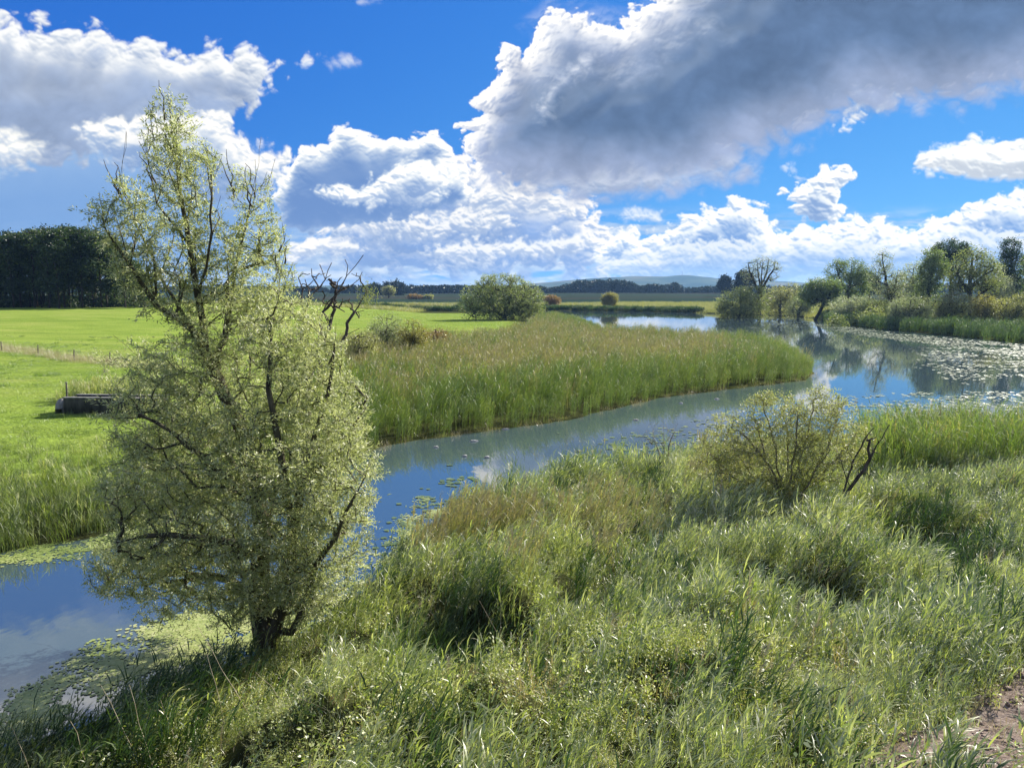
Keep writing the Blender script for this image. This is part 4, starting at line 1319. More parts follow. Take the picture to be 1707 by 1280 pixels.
G['sedge'] = leaf_mat('dark_sedge', [(.018, .045, .014), (.045, .09, .022), (.10, .15, .04)], 0.4, 0.03, 0.5, True)

r_ = np.random.default_rng(77)


def fill(x0, x1, y0, y1, dens, seed, sdlo=None, sdhi=None, mask=None, mu=200):
    """random spots on the ground in a rectangle, thinned to the view and to the land"""
    r = np.random.default_rng(seed)
    n = int((x1 - x0) * (y1 - y0) * dens)
    x, y = r.uniform(x0, x1, n), r.uniform(y0, y1, n)
    ok = in_view(x, y, np.full(n, .8), mu)[0] | (in_view(x, y, np.full(n, 3.0), mu)[0] & (y < 24))
    x, y = x[ok], y[ok]
    if mask is not None:
        k = mask(x, y, r); x, y = x[k], y[k]
    sd = water_sd(x, y)
    k = np.ones(len(x), bool)
    if sdlo is not None: k &= sd > sdlo
    if sdhi is not None: k &= sd < sdhi
    x, y, sd = x[k], y[k], sd[k]
    return x, y, ground_z(x, y, sd), sd


def pix(x, y, z):
    _, u, v = in_view(x, y, z, 9999, 9999)
    return u, v


def inpoly(x, y, poly, soft=0.0, r=None):
    """polygon given on the ground"""
    d = poly_sdf(x, y, poly)
    if soft:
        return d > r.normal(0, soft, len(x))
    return d > 0


def keep(pr):
    return lambda x, y, r: r.uniform(0, 1, len(x)) < pr(x, y)


# ---- the reed bed on the far side of the channel
FRONT = [(-20, 900), (250, 874), (400, 832), (560, 776), (640, 743), (720, 730), (830, 717), (960, 697), (1035, 678), (1100, 663), (1200, 651), (1342, 634), (1356, 622), (1332, 598),
         (1280, 584), (1200, 577), (1100, 571), (1020, 563), (975, 545), (925, 530)]
BED = shore([(470, 800), (560, 776), (640, 743), (720, 730), (830, 717), (960, 697), (1035, 678), (1100, 663), (1200, 651), (1342, 634), (1358, 622), (1332, 598),
             (1280, 584), (1200, 577), (1100, 571), (1020, 563), (972, 545), (922, 530), (895, 545), (880, 560), (830, 573), (760, 579), (700, 582), (640, 590), (560, 600), (500, 650)])
x, y, z, sd = fill(-35, 40, 28, 215, 2.2, 501, sdlo=-.15, mask=lambda x, y, r: inpoly(x, y, BED, .5, r))
front = sd < 7.5 + 4.5 * fbm(x / 7, y / 7, 3, 510) + r_.normal(0, 2.2, len(x))
left = sstep(-3, -12, x) * sstep(75, 45, y)
g = r_.uniform(0, 1, len(x))
near = y < 85
keepm = np.where(near, True, g < .62)
hz = 1 + .26 * fbm(x / 4, y / 4, 4, 511)
mG = keepm & (front | ((g * 1.0 < .16 + .55 * left + .25 * (y > 150))))
mB = keepm & ~mG
green = [reed_tuft(601 + k, G['reed'], 14, .42, 2.35, 10, .10, .028, .66, .36, .62, .84, .85, .05, .012, .22) for k in range(6)]
brown = [reed_tuft(621 + k, G['brown'], 13, .45, 2.3, 7, .85, .024, .52, .42, .6, .93, .85, .08, .011, .5, lo=.4) for k in range(6)]
hs = (.60 + .40 * sstep(-.2, 4.5, sd)) * hz
scatter('reeds', green, np.c_[x, y][mG], z[mG], hs[mG] * r_.uniform(.75, 1.15, mG.sum()), tint=.14 * fbm(x[mG] / 5, y[mG] / 5, 3, 512) + r_.normal(0, .05, mG.sum()) - .05 * (y[mG] < 60), tilt=.05,
        label='wall of tall green reeds along the far side of the channel', cat='reeds', spin=False, seed=701)
scatter('reeds', brown, np.c_[x, y][mB], z[mB], hz[mB] * r_.uniform(.75, 1.18, mB.sum()), tint=.16 * fbm(x[mB] / 8, y[mB] / 8, 3, 513) + r_.normal(0, .06, mB.sum()) - .02, tilt=.05,
        label='brown plumed reeds filling the middle of the reed bed', cat='reeds', spin=False, seed=702)
# broken straw and pale mud at the foot of the reed wall
x, y, z, sd = fill(-18, 34, 34, 75, 3, 502, sdlo=-.55, sdhi=.35, mask=lambda x, y, r: inpoly(x, y, [(p[0] , p[1] - .8) for p in BED], .4, r))
straw = [grass_tuft(640 + k, G['dry'], 26, .35, .6, .010, (-.2, .9), .9, .4, .4, .2, 3) for k in range(4)]
scatter('straw', straw, np.c_[x, y], np.maximum(z, -.02), r_.uniform(.5, 1.1, len(x)), tint=r_.normal(-.15, .15, len(x)), label='broken straw lying along the waterline below the reed wall', cat='straw', seed=703)

# ---- reeds and rough grass on the right bank, across the pond
RBANK = shore([(1707, 573), (1600, 562), (1500, 552), (1430, 545), (1385, 538), (1372, 533), (1400, 523), (1480, 520), (1600, 524), (1720, 528), (1900, 540), (1900, 585)])
x, y, z, sd = fill(45, 150, 95, 230, .85, 503, sdlo=-.2, mask=lambda x, y, r: inpoly(x, y, RBANK, 1.0, r))
rb = [reed_tuft(650 + k, G['reed'], 24, .8, 2.1, 5, .12, .07, .75, .30, .55, .8, .7, .08, .03, .25) for k in range(4)]
scatter('reeds', rb, np.c_[x, y], z, r_.uniform(.5, 1.3, len(x)) * np.clip(.8 + .3 * sstep(10, 0, sd), 0, 1.1) * (1 + .35 * fbm(x / 7, y / 7, 3, 546)), tint=.12 * fbm(x / 9, y / 9, 3, 514) + r_.normal(-.18, .09, len(x)), tilt=.05,
        label='belt of dark green reeds under the trees on the right bank', cat='reeds', spin=False, seed=704)
# rough grass beyond, round the lake shores
x, y, z, sd = fill(-120, 200, 200, 430, .28, 504, sdlo=.3, mask=lambda x, y, r: (y > 300) | (x > 55) | ((x < -35) & (y > 262)))
lk = [grass_tuft(660 + k, G['brown'], 44, 1.6, 1.5, .09, (.2, 1.2), .25, .6, .32, .22, 3) for k in range(4)]
scatter('lakeside_grass', lk, np.c_[x, y], z, r_.uniform(.5, 1.2, len(x)), tint=.25 * fbm(x / 30, y / 12, 3, 515), label='rough yellow-green grass round the far lake shores', cat='grass', seed=705)
# dark reed fringe on the far lake shore
x, y, z, sd = fill(-110, 110, 290, 385, .9, 505, sdlo=-.3, sdhi=6.5, mask=lambda x, y, r: (y > 300) & ((x < 78) | (y > 330)) & (r.uniform(0, 1, len(x)) < .75))
fr = [reed_tuft(670 + k, G['sedge'], 26, 1.2, 1.9, 4, 0, .12, .9, .45, .5, .5, .6, .1, .06, .1) for k in range(3)]
scatter('reeds', fr, np.c_[x, y], z, r_.uniform(.7, 1.2, len(x)), tint=r_.normal(0, .12, len(x)), label='dark reed fringe along the far shore of the lake', cat='reeds', seed=706)

# ---- meadows
MLEFT = lambda x, y: sstep(-8, -16, x + (y - 40) * .10)
x, y, z, sd = fill(-75, -4, 26, 100, 5.2, 506, sdlo=2.2, mask=lambda x, y, r: (r.uniform(0, 1, len(x)) < MLEFT(x, y) * np.clip(1.35 - (y - 30) / 75, .18, 1)))
md = [grass_tuft(680 + k, G['meadow'], 60, .42, .16, .011, (.3, 1.3), .45, .5, .45, .2, 3) for k in range(5)]
t = .45 * fbm(x / 6, y / 2.6, 4, 516) + r_.normal(-.03, .09, len(x))
scatter('meadow_grass', md, np.c_[x, y], z - .01, r_.uniform(.7, 1.3, len(x)) * (1 + .7 * sstep(.1, .5, fbm(x / 5, y / 2.2, 3, 517))), tint=t, label='short bright green grass of the left meadow', cat='grass', seed=707)
x, y, z, sd = fill(-80, -8, 32, 110, .8, 537, sdlo=4, mask=lambda x, y, r: (r.uniform(0, 1, len(x)) < MLEFT(x, y) * sstep(-.05, .35, fbm(x / 9, y / 5, 3, 538)) * .8))
tk = [grass_tuft(898 + k, G['meadow'], 60, .30, .38, .014, (.3, 1.3), .4, .4, .12, .15, 3) for k in range(3)]
scatter('meadow_tussocks', tk, np.c_[x, y], z - .01, r_.uniform(.6, 1.4, len(x)), tint=r_.normal(.05, .15, len(x)), label='darker tussocks of coarse grass dotted over the left meadow', cat='grass', seed=724)
x, y, z, sd = fill(-46, 2, 118, 255, .8, 507, sdlo=2, mask=lambda x, y, r: (x > -75) & (x < 4 + .01 * y) & ~inpoly(x, y, BED))
md2 = [grass_tuft(685 + k, G['meadow'], 60, 1.0, .16, .03, (.3, 1.3), .45, .5, .5, .15, 2) for k in range(3)]
scatter('meadow_grass', md2, np.c_[x, y], z, r_.uniform(.7, 1.2, len(x)), label='short bright grass round the big willow bush', cat='grass', seed=708)
# tall rough grass on the left channel bank
LB = shore([(-300, 985), (0, 922), (60, 908), (250, 874), (400, 832), (520, 790), (560, 700), (500, 660), (330, 705), (200, 750), (100, 765), (0, 775), (-300, 800)])
x, y, z, sd = fill(-40, -2, 20, 52, 7, 508, sdlo=.0, mask=lambda x, y, r: inpoly(x, y, LB, .5, r))
k = r_.uniform(0, 1, len(x)) < np.clip(1.2 - sd / 12, .35, 1)
x, y, z, sd = x[k], y[k], z[k], sd[k]
G['bank'] = leaf_mat('rough_bank_grass', [(.06, .095, .025), (.14, .19, .045), (.26, .32, .08), (.42, .43, .17), (.50, .46, .28)], 0.5, 0.035, 0.55, True)
tg = [grass_tuft(690 + k, G['bank'], 60, .38, .85, .014, (.3, 1.4), .25, .55, .42, .22, 4) for k in range(4)] + [reed_tuft(695 + k, G['bank'], 12, .35, 1.15, 6, .1, .024, .42, .45, .8, .9, .6, .15) for k in range(2)]
scatter('bank_grass', tg, np.c_[x, y], z, r_.uniform(.6, 1.15, len(x)) * np.clip(1.05 - sd * .03, .55, 1.05), tint=.26 * fbm(x / 3, y / 3, 3, 518) + r_.normal(-.14, .08, len(x)), label='tall rough grass on the left channel bank below the meadow', cat='grass', seed=709)
x, y, z, sd = fill(-75, -20, 58, 98, 5, 509, mask=lambda x, y, r: (poly_sdf(x, y, shore([(-80, 580), (64, 596), (124, 606), (190, 611), (290, 622), (290, 613), (184, 603), (124, 598), (64, 588), (-80, 572)], .9)) > -.4))
scatter('dry_grass', straw, np.c_[x, y], z, r_.uniform(.7, 1.5, len(x)), zscale=1.4, tint=r_.normal(.1, .15, len(x)), label='strip of dry straw-coloured grass along the meadow fence', cat='grass', seed=710)

# ---- the near bank: grasses, herbs, sedges and plumed reeds mixed
NB = [p for p in WATER[:20]] + [(80, 30), (80, -5), (-30, -5)]
dirt_sd = lambda x, y: poly_sdf(x, y, DIRT)


def near_mask(pr):
    def f(x, y, r):
        k = inpoly(x, y, NB)
        d = dirt_sd(x, y) + .2 * fbm(x / 1.1, y / 1.1, 4, 310)
        k &= d < r.normal(-.02, .09, len(x))
        k &= r.uniform(0, 1, len(x)) < pr(x, y)
        return k
    return f


def zone(poly, soft, z=.9):
    P = shore(poly, z)
    return lambda x, y: sstep(-soft, soft, poly_sdf(x, y, P))


# hollows where the growth is low and the soil dark
hollow_a = zone([(670, 1110), (715, 1020), (790, 1010), (830, 1060), (830, 1120), (760, 1160)], .4)
hollow_b = zone([(905, 1000), (935, 965), (990, 1020), (1010, 1060), (960, 1060)], .25)
hollow_c = zone([(1460, 860), (1540, 835), (1620, 870), (1670, 930), (1610, 960), (1510, 930)], .5)
hollow_d = zone([(860, 1170), (930, 1150), (960, 1180), (900, 1210)], .25)
bushz = zone([(1180, 860), (1230, 800), (1400, 800), (1480, 850), (1420, 900), (1260, 905)], .5)
hollow = lambda x, y: np.clip(hollow_a(x, y) + hollow_b(x, y) + hollow_c(x, y) + hollow_d(x, y), 0, 1)
herbz = zone([(-100, 1400), (150, 1210), (420, 1100), (620, 1030), (760, 1080), (1000, 1100), (1250, 1150), (1420, 1240), (1300, 1400)], .8)
rough = zone([(1180, 790), (1300, 800), (1460, 850), (1500, 940), (1640, 1010), (1640, 1090), (1480, 1010), (1380, 930), (1250, 900)], .8)
right = zone([(1440, 800), (1900, 780), (1900, 1010), (1650, 970), (1500, 850)], .8)
palez = zone([(900, 880), (1010, 830), (1100, 850), (1090, 920), (960, 930)], .7)
H = lambda x, y: (1 + .35 * bushz(x, y)) * np.clip(.80 + .75 * fbm(x / 2.6, y / 2.6, 4, 520), .42, 1.55) * (1 - .40 * hollow(x, y)) * np.clip(.6 + sstep(-.1, .5, -dirt_sd(x, y)), 0, 1) * (1 - .2 * sstep(-2.0, -4.5, x) * sstep(17, 14, y))

x, y, z, sd = fill(-16, 32, 6, 42, 11, 521, sdlo=.15, mask=near_mask(lambda x, y: np.clip((1 - .75 * herbz(x, y)) * (1 - .3 * hollow(x, y)), .04, 1) * (.35 + .65 * sstep(-.18, .12, fbm(x / 1.1, y / 1.1, 3, 540)))))
ng_ = [reed_tuft(801 + k, G['grass'], 9, .30, 1.30, 12, .06, .030, .33, .40, .75, .95, .9, .30, .008, .35, .2) for k in range(7)]
t = .34 * fbm(x / 2.5, y / 2.5, 4, 522) + r_.normal(0, .10, len(x)) + .22 * palez(x, y) + .10 * rough(x, y) - .06 * right(x, y) - .05
scatter('tall_grass', ng_, np.c_[x, y], z, H(x, y) * r_.uniform(.7, 1.15, len(x)), tint=t, tilt=.12, spin=False, label='tall wind-bent reed grass covering the near bank', cat='grass', seed=711)
x, y, z, sd = fill(-16, 32, 5, 42, 12, 523, sdlo=.1, mask=near_mask(lambda x, y: np.clip(.5 + .2 * hollow(x, y), .1, 1) * (.4 + .6 * sstep(-.15, .15, fbm(x / 1.3, y / 1.3, 3, 541)))))
ng2 = [grass_tuft(811 + k, G['grass'], 40, .32, .62, .015, (.5, 1.9), .35, .6, .36, .22, 4) for k in range(6)]
scatter('tall_grass', ng2, np.c_[x, y], z, np.clip(H(x, y), .4, 1.2) * r_.uniform(.6, 1.1, len(x)), tint=.34 * fbm(x / 1.8, y / 1.8, 4, 524) + r_.normal(0, .08, len(x)), label='shorter arching grass between the reed grass of the near bank', cat='grass', seed=712)
x, y, z, sd = fill(-16, 24, 5, 34, 12, 525, sdlo=.2, mask=near_mask(lambda x, y: np.clip(.9 * herbz(x, y) + .35 * rough(x, y) + .25 * right(x, y) + .22 - .1 * hollow(x, y), .0, 1) * (.45 + .55 * sstep(-.2, .1, fbm(x / .9, y / .9, 3, 542)))))
hb_ = ([herb_tuft(821 + k, G['herb'], 14, .28, .72, (.080, .032), 22, .48, .85) for k in range(4)] + [herb_tuft(825 + k, G['herb'], 8, .26, .85, (.13, .055), 14, .36, .75) for k in range(3)]
       + [herb_tuft(828 + k, G['sedge'], 6, .22, .70, (.17, .075), 9, .62, .7) for k in range(2)] + [herb_tuft(830, G['herb'], 9, .2, 1.05, (.055, .016), 40, .92, .95, .06)])
scatter('leafy_herbs', hb_, np.c_[x, y], z, np.clip(H(x, y) * 1.05, .4, 1.5) * r_.uniform(.6, 1.2, len(x)), tint=.38 * fbm(x / 1.7, y / 1.7, 4, 526) + r_.normal(0, .08, len(x)), tilt=.15, label='leafy yellow-green herbs on the near bank below the willow', cat='herbs', seed=713)
# plumed brown reeds by the channel and under the bare bush
plz = zone([(675, 900), (720, 850), (800, 845), (900, 850), (880, 890), (800, 905), (740, 925), (690, 960)], .5)
plz2 = zone([(1120, 800), (1200, 765), (1290, 775), (1260, 830), (1160, 830)], .6)
plz3 = zone([(820, 1010), (850, 975), (880, 985), (870, 1020)], .2)
x, y, z, sd = fill(-8, 20, 10, 42, 9, 527, sdlo=.1, mask=near_mask(lambda x, y: np.clip(plz(x, y) * .5 + plz2(x, y) * .4 + plz3(x, y) * .8 + palez(x, y) * .25, 0, 1)))
pr_ = [reed_tuft(831 + k, G['brown'], 11, .32, 1.65, 6, .9, .020, .40, .45, .6, .93, .9, .18, .008, .5) for k in range(4)]
scatter('reeds', pr_, np.c_[x, y], z, r_.uniform(.7, 1.1, len(x)), tint=r_.normal(-.10, .09, len(x)), tilt=.1, spin=False, label='clump of brown plumed reeds at the channel edge of the near bank', cat='reeds', seed=714)
# upright green reeds at the water's edge and on the right by the pond
edge = zone([(740, 850), (770, 800), (850, 790), (1100, 745), (1180, 750), (1050, 790), (900, 820), (800, 850)], .5, .3)
rrd = zone([(1430, 800), (1440, 735), (1560, 720), (1720, 715), (1950, 720), (1950, 800), (1700, 800), (1560, 800)], .7, .3)
x, y, z, sd = fill(-6, 40, 20, 44, 8, 528, sdlo=-.3, mask=near_mask(lambda x, y: np.clip(edge(x, y) * .55 + rrd(x, y) * .8, 0, 1)))
ur = [reed_tuft(841 + k, G['reed'], 14, .34, 1.75, 5, .08, .02, .62, .40, .55, .85, .6, .10, .010, .1, .1, lo=.1) for k in range(5)]
scatter('reeds', ur, np.c_[x, y], z, r_.uniform(.5, 1.2, len(x)) * np.where(x > 12, 1.2, .85), tint=r_.normal(-.04, .10, len(x)), label='upright green reeds at the near water edge', cat='reeds', seed=715)
# bleached dead grass hanging between the green
x, y, z, sd = fill(-16, 30, 5, 40, 5, 534, sdlo=.2, mask=near_mask(lambda x, y: .12 + .5 * sstep(.1, .4, fbm(x / 2.0, y / 2.0, 3, 535)) + .3 * palez(x, y)))
dg = [reed_tuft(881 + k, G['dry'], 7, .28, 1.15, 6, .6, .018, .30, .35, .4, .6, .9, .35, .007, 1, .3) for k in range(3)] + [grass_tuft(884 + k, G['dry'], 30, .3, .6, .012, (.6, 2.2), .4, .6, .4, .25, 4) for k in range(3)]
scatter('dry_grass', dg, np.c_[x, y], z, r_.uniform(.6, 1.15, len(x)) * np.clip(H(x, y), .5, 1.2), tint=r_.normal(-.05, .15, len(x)), tilt=.15, spin=False, label='bleached dead grass between the green growth of the near bank', cat='grass', seed=722)
# low weeds creeping over the edge of the path
x, y, z, sd = fill(0, 16, 4, 16, 26, 536, mask=lambda x, y, r: (lambda d: (d > -.7) & (d < r.normal(.02, .16, len(x))))(dirt_sd(x, y)))
lw_ = [herb_tuft(891 + k, G['herb'], 9, .2, .26, (.05, .02), 12, .45, .8) for k in range(3)] + [grass_tuft(894 + k, G['grass'], 30, .2, .28, .010, (.3, 1.6), .4, .5, .42, .22, 3) for k in range(3)]
scatter('path_weeds', lw_, np.c_[x, y], z, r_.uniform(.6, 1.3, len(x)), tint=r_.normal(.03, .14, len(x)), tilt=.12, label='low weeds creeping over the edge of the bare path', cat='weeds', seed=723)
# dark drooping sedge at the lower left and round the hollows
sz = zone([(-60, 1300), (40, 1250), (150, 1200), (260, 1155), (380, 1095), (420, 1120), (320, 1200), (180, 1290)], .3, .5)
x, y, z, sd = fill(-14, 24, 6, 32, 14, 529, sdlo=-.1, mask=near_mask(lambda x, y: np.clip(sz(x, y) * .9 + .5 * hollow_a(x, y) + .5 * hollow_c(x, y) + .4 * hollow_b(x, y) + .4 * hollow_d(x, y) + .30 * sstep(.12, .35, fbm(x / 2.2, y / 2.2, 3, 545)), 0, 1)))
sg = [reed_tuft(851 + k, G['sedge'], 9, .28, 1.15, 9, .0, .030, .40, .45, .5, .5, .85, .25, .009, .0, .2) for k in range(4)]
scatter('sedge', sg, np.c_[x, y], z, r_.uniform(.6, 1.1, len(x)), tint=r_.normal(0, .12, len(x)), tilt=.12, spin=False, label='dark drooping sedge leaning over the duckweed and in the hollows of the near bank', cat='sedge', seed=716)
# crumbs of soil and dead litter on the bare path
x, y, z, sd = fill(0, 20, 4, 16, 60, 530, mask=lambda x, y, r: (dirt_sd(x, y) > -.3) & (r.uniform(0, 1, len(x)) < .6))
lit = [grass_tuft(861 + k, G['dry'], 9, .18, .16, .007, (-.3, .8), 1.35, .2, .35, .25, 2) for k in range(4)]
scatter('litter', lit, np.c_[x, y], z + .015, r_.uniform(.5, 1.3, len(x)), tint=r_.normal(-.1, .2, len(x)), label='dry stalks strewn over the bare brown path', cat='litter', seed=717)

# clods of earth and stones on the path
cm_ = bark_mat('earth_clods', (.07, .045, .032), (.36, .28, .23), 18)
clods = []
for k in range(5):
    r = np.random.default_rng(870 + k)
    th = np.linspace(0, pi, 6); V = []
    for t in th:
        for j in range(8):
            a = j * pi / 4 + .3 * t
            rr = (1 + r.normal(0, .16)) * .05
            V.append((rr * math.sin(t) * math.cos(a) * 1.2, rr * math.sin(t) * math.sin(a), rr * math.cos(t) * .6))
    Q = [(i * 8 + j, i * 8 + (j + 1) % 8, (i + 1) * 8 + (j + 1) % 8, (i + 1) * 8 + j) for i in range(5) for j in range(8)]
    me = mesh_np('clod', V, np.array(Q), smooth=True); me.materials.append(cm_); clods.append(me)
x, y, z, sd = fill(0, 20, 4, 16, 260, 531, mask=lambda x, y, r: (dirt_sd(x, y) > -.4) & (fbm(x / .8, y / .8, 3, 532) > r.normal(0, .25, len(x))))
scatter('clods', clods, np.c_[x, y], z, r_.gamma(1.6, .17, len(x)), tilt=.4, label='crumbled clods of brown earth on the bare path', cat='earth', seed=720)
# weeds round the trough
x, y, z, sd = fill(-32, -20, 46, 58, 9, 533, mask=lambda x, y, r: inpoly(x, y, shore([(95, 672), (130, 652), (260, 645), (270, 672), (200, 670), (130, 668)], 1.0), .3, r))
scatter('weeds', tg, np.c_[x, y], z, r_.uniform(.7, 1.2, len(x)), tint=r_.normal(.05, .15, len(x)), label='tall weeds growing behind the concrete trough', cat='weeds', seed=721)

# ---- undergrowth of the tall wood and of the right bank
def mass(name, label, cat, spots, mat, leaf, per, seed):
    """low thicket without countable plants; spots: (u, Y, width m, height m)"""
    r = np.random.default_rng(seed)
    V, Q, T, o = [], [], [], 0
    for u, Y_, wd, ht in spots:
        x, y, z = ground_at(u, Y_)
        n = int(per * wd * ht)
        p = r.uniform(-1, 1, (n, 3)); p = unit(r.normal(0, 1, (n, 3))) * r.uniform(.3, 1, (n, 1)) ** .5
        p = p * np.array([wd / 2, wd / 3, ht]) ; p[:, 2] = np.abs(p[:, 2])
        v, q = leaves(p + np.array([x, y, z]), r.normal(0, 1, (n, 3)), leaf, leaf * .6, r, .5)
        V.append(v); Q.append(q + o); o += len(v); T.append(np.repeat(np.clip(r.uniform(.2, .8) + r.normal(0, .2, n), 0, 1), 4))
    return tag(link(name, mesh_np(name, np.concatenate(V), np.concatenate(Q), tint=np.concatenate(T)), mat), label, cat, kind='stuff')


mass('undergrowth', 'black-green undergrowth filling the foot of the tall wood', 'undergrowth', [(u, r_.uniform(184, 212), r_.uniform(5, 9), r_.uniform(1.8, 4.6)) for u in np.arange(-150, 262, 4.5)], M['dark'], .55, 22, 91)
mass('undergrowth', 'mixed green undergrowth between the trees of the right bank', 'undergrowth', [(r_.uniform(1385, 1800), r_.uniform(172, 240), r_.uniform(4, 9), r_.uniform(1.6, 5.0)) for k in range(100)], M['olive'], .38, 26, 92)

# ---- floating leaves: duckweed and algae, water-lily pads
def disc_mesh(name, n, rad, notch, seed, bend=.0):
    r = np.random.default_rng(seed)
    a = np.linspace(notch, 2 * pi - notch, n)
    rr = rad * (1 + r.normal(0, .04, n))
    v = np.concatenate([[[0, 0, 0]], np.stack([np.cos(a) * rr, np.sin(a) * rr, bend * r.uniform(0, 1, n)], 1)])
    f = np.array([[0, i, i + 1] for i in range(1, n)])
    return mesh_np(name, v, f, tint=np.full(len(v), .5))


def pad_mat(name, cols, rough, spec):
    m, nt, N, L = new_mat(name)
    b = node(nt, 'ShaderNodeAttribute', attribute_name='itint', attribute_type='INSTANCER')
    oi = node(nt, 'ShaderNodeObjectInfo')
    ad = node(nt, 'ShaderNodeMath', operation='MULTIPLY_ADD'); L.new(oi.outputs['Random'], ad.inputs[0]); ad.inputs[1].default_value = .5; L.new(b.outputs['Fac'], ad.inputs[2])
    r = ramp(nt, [(i / (len(cols) - 1), c) for i, c in enumerate(cols)]); L.new(ad.outputs[0], r.inputs[0])
    p = node(nt, 'ShaderNodeBsdfPrincipled', i_Roughness=rough); p.inputs['Specular IOR Level'].default_value = spec
    L.new(r.outputs[0], p.inputs['Base Color'])
    o = node(nt, 'ShaderNodeOutputMaterial'); L.new(p.outputs[0], o.inputs[0])
    return m


G['pad'] = pad_mat('lily_pads', [(.05, .085, .03), (.10, .15, .05), (.18, .22, .09), (.30, .30, .19)], .42, .5)
G['weed'] = pad_mat('duckweed', [(.14, .19, .04), (.24, .29, .08), (.34, .37, .14), (.40, .40, .22)], .5, .4)
pads = [disc_mesh('lily_pad', 11, .17, .16, 900 + k, .02) for k in range(4)]
for p_ in pads: p_.materials.append(G['pad'])
weeds = []
for k in range(5):            # a patch of small floating leaves
    r = np.random.default_rng(930 + k)
    V, Q, o = [], [], 0
    for j in range(34):
        a = np.linspace(0, 2 * pi, 7)[:-1]; rr = r.uniform(.018, .05)
        c = r.normal(0, .16, 2)
        V.append(np.stack([c[0] + np.cos(a) * rr, c[1] + np.sin(a) * rr * r.uniform(.7, 1), np.full(6, .002 + .0005 * (j % 9)) + r.uniform(0, .004, 6)], 1))
        Q.append(np.array([[0, 1, 2], [0, 2, 3], [0, 3, 4], [0, 4, 5]]) + o); o += 6
    me = mesh_np('weed_patch', np.concatenate(V), np.concatenate(Q), tint=np.full(o, .5)); me.materials.append(G['weed'])
    weeds.append(me)


def on_water(poly, dens, seed, nz=None, soft=1.0):
    P = np.array(shore(poly, 0.0))
    r = np.random.default_rng(seed)
    x0, y0 = P.min(0) - soft; x1, y1 = P.max(0) + soft
    n = int((x1 - x0) * (y1 - y0) * dens)
    x, y = r.uniform(x0, x1, n), r.uniform(y0, y1, n)
    d = poly_sdf(x, y, [tuple(p) for p in P])
    k = d > r.normal(0, soft * .5, n)
    if nz is not None:
        k &= fbm(x / nz[0], y / nz[0], 4, seed) > nz[1] + r.normal(0, .06, n)
    x, y = x[k], y[k]
    k = water_sd(x, y) < -.1
    return x[k], y[k]


wx_, wy_ = [], []
for a in [dict(poly=[(-60, 1330), (20, 1165), (110, 1115), (200, 1075), (260, 1040), (330, 1030), (440, 1010), (520, 1000), (520, 1060), (400, 1085), (250, 1110), (120, 1170)], dens=34, seed=941, nz=(1.6, -.20), soft=.5),
          dict(poly=[(60, 1110), (150, 1060), (200, 1075), (120, 1115)], dens=12, seed=942, nz=(.6, .15), soft=.3),
          dict(poly=[(-60, 960), (0, 950), (80, 935), (200, 910), (300, 885), (300, 868), (60, 900), (-60, 925)], dens=16, seed=943, nz=(1.2, -.12), soft=.4),
          dict(poly=[(520, 1040), (600, 960), (640, 900), (700, 830), (745, 850), (700, 910), (640, 960)], dens=16, seed=944, nz=(1.0, .04), soft=.5)]:
    x, y = on_water(**a); wx_.append(x); wy_.append(y)
x, y = np.concatenate(wx_), np.concatenate(wy_)
scatter('duckweed', weeds, np.c_[x, y], np.full(len(x), .006) + r_.uniform(0, .006, len(x)), r_.uniform(.7, 1.3, len(x)), tint=.25 - .35 * ((y > 20) & (x < -8)) + .3 * fbm(x / 1.5, y / 1.5, 3, 945) + r_.normal(0, .1, len(x)), tilt=.0,
        label='yellow-green mat of duckweed on the still water beside the willow', cat='duckweed', seed=718)

px_, py_ = [], []
for a in [dict(poly=[(1345, 540), (1390, 541), (1500, 556), (1620, 567), (1900, 592), (1900, 620), (1700, 592), (1560, 575), (1440, 560)], dens=4.0, seed=951, nz=(9, -.25), soft=2.0),
          dict(poly=[(1530, 580), (1640, 580), (1900, 600), (1900, 650), (1680, 628), (1600, 640), (1545, 610)], dens=4.0, seed=952, nz=(4, -.10), soft=1.5),
          dict(poly=[(1230, 540), (1330, 535), (1350, 545), (1260, 552)], dens=1.2, seed=953, nz=(8, .0), soft=2.0),
          dict(poly=[(1370, 668), (1500, 655), (1900, 650), (1900, 735), (1400, 735), (1180, 745), (1180, 700), (1280, 690)], dens=6.5, seed=954, nz=(2.6, -.10), soft=.6),
          dict(poly=[(900, 790), (1000, 735), (1150, 705), (1210, 690), (1240, 720), (1100, 765)], dens=4.5, seed=955, nz=(1.8, -.05), soft=.5),
          dict(poly=[(690, 780), (860, 735), (1060, 690), (1180, 668), (1180, 690), (1000, 720), (800, 790)], dens=.9, seed=956, nz=(1.2, .22), soft=.5),
          dict(poly=[(600, 960), (640, 880), (690, 820), (770, 790), (800, 800), (760, 850), (680, 900)], dens=9, seed=957, nz=(1.1, -.05), soft=.4)]:
    x, y = on_water(**a); px_.append(x); py_.append(y)
x, y = np.concatenate(px_), np.concatenate(py_)
ok, u_, v_ = in_view(x, y, np.zeros(len(x)), 120, 60)
x, y, u_, v_ = x[ok], y[ok], u_[ok], v_[ok]
order = np.argsort(y + 1000 * ((u_ < 0) | (u_ > 1707)))
x, y = x[order], y[order]
PADS = 300
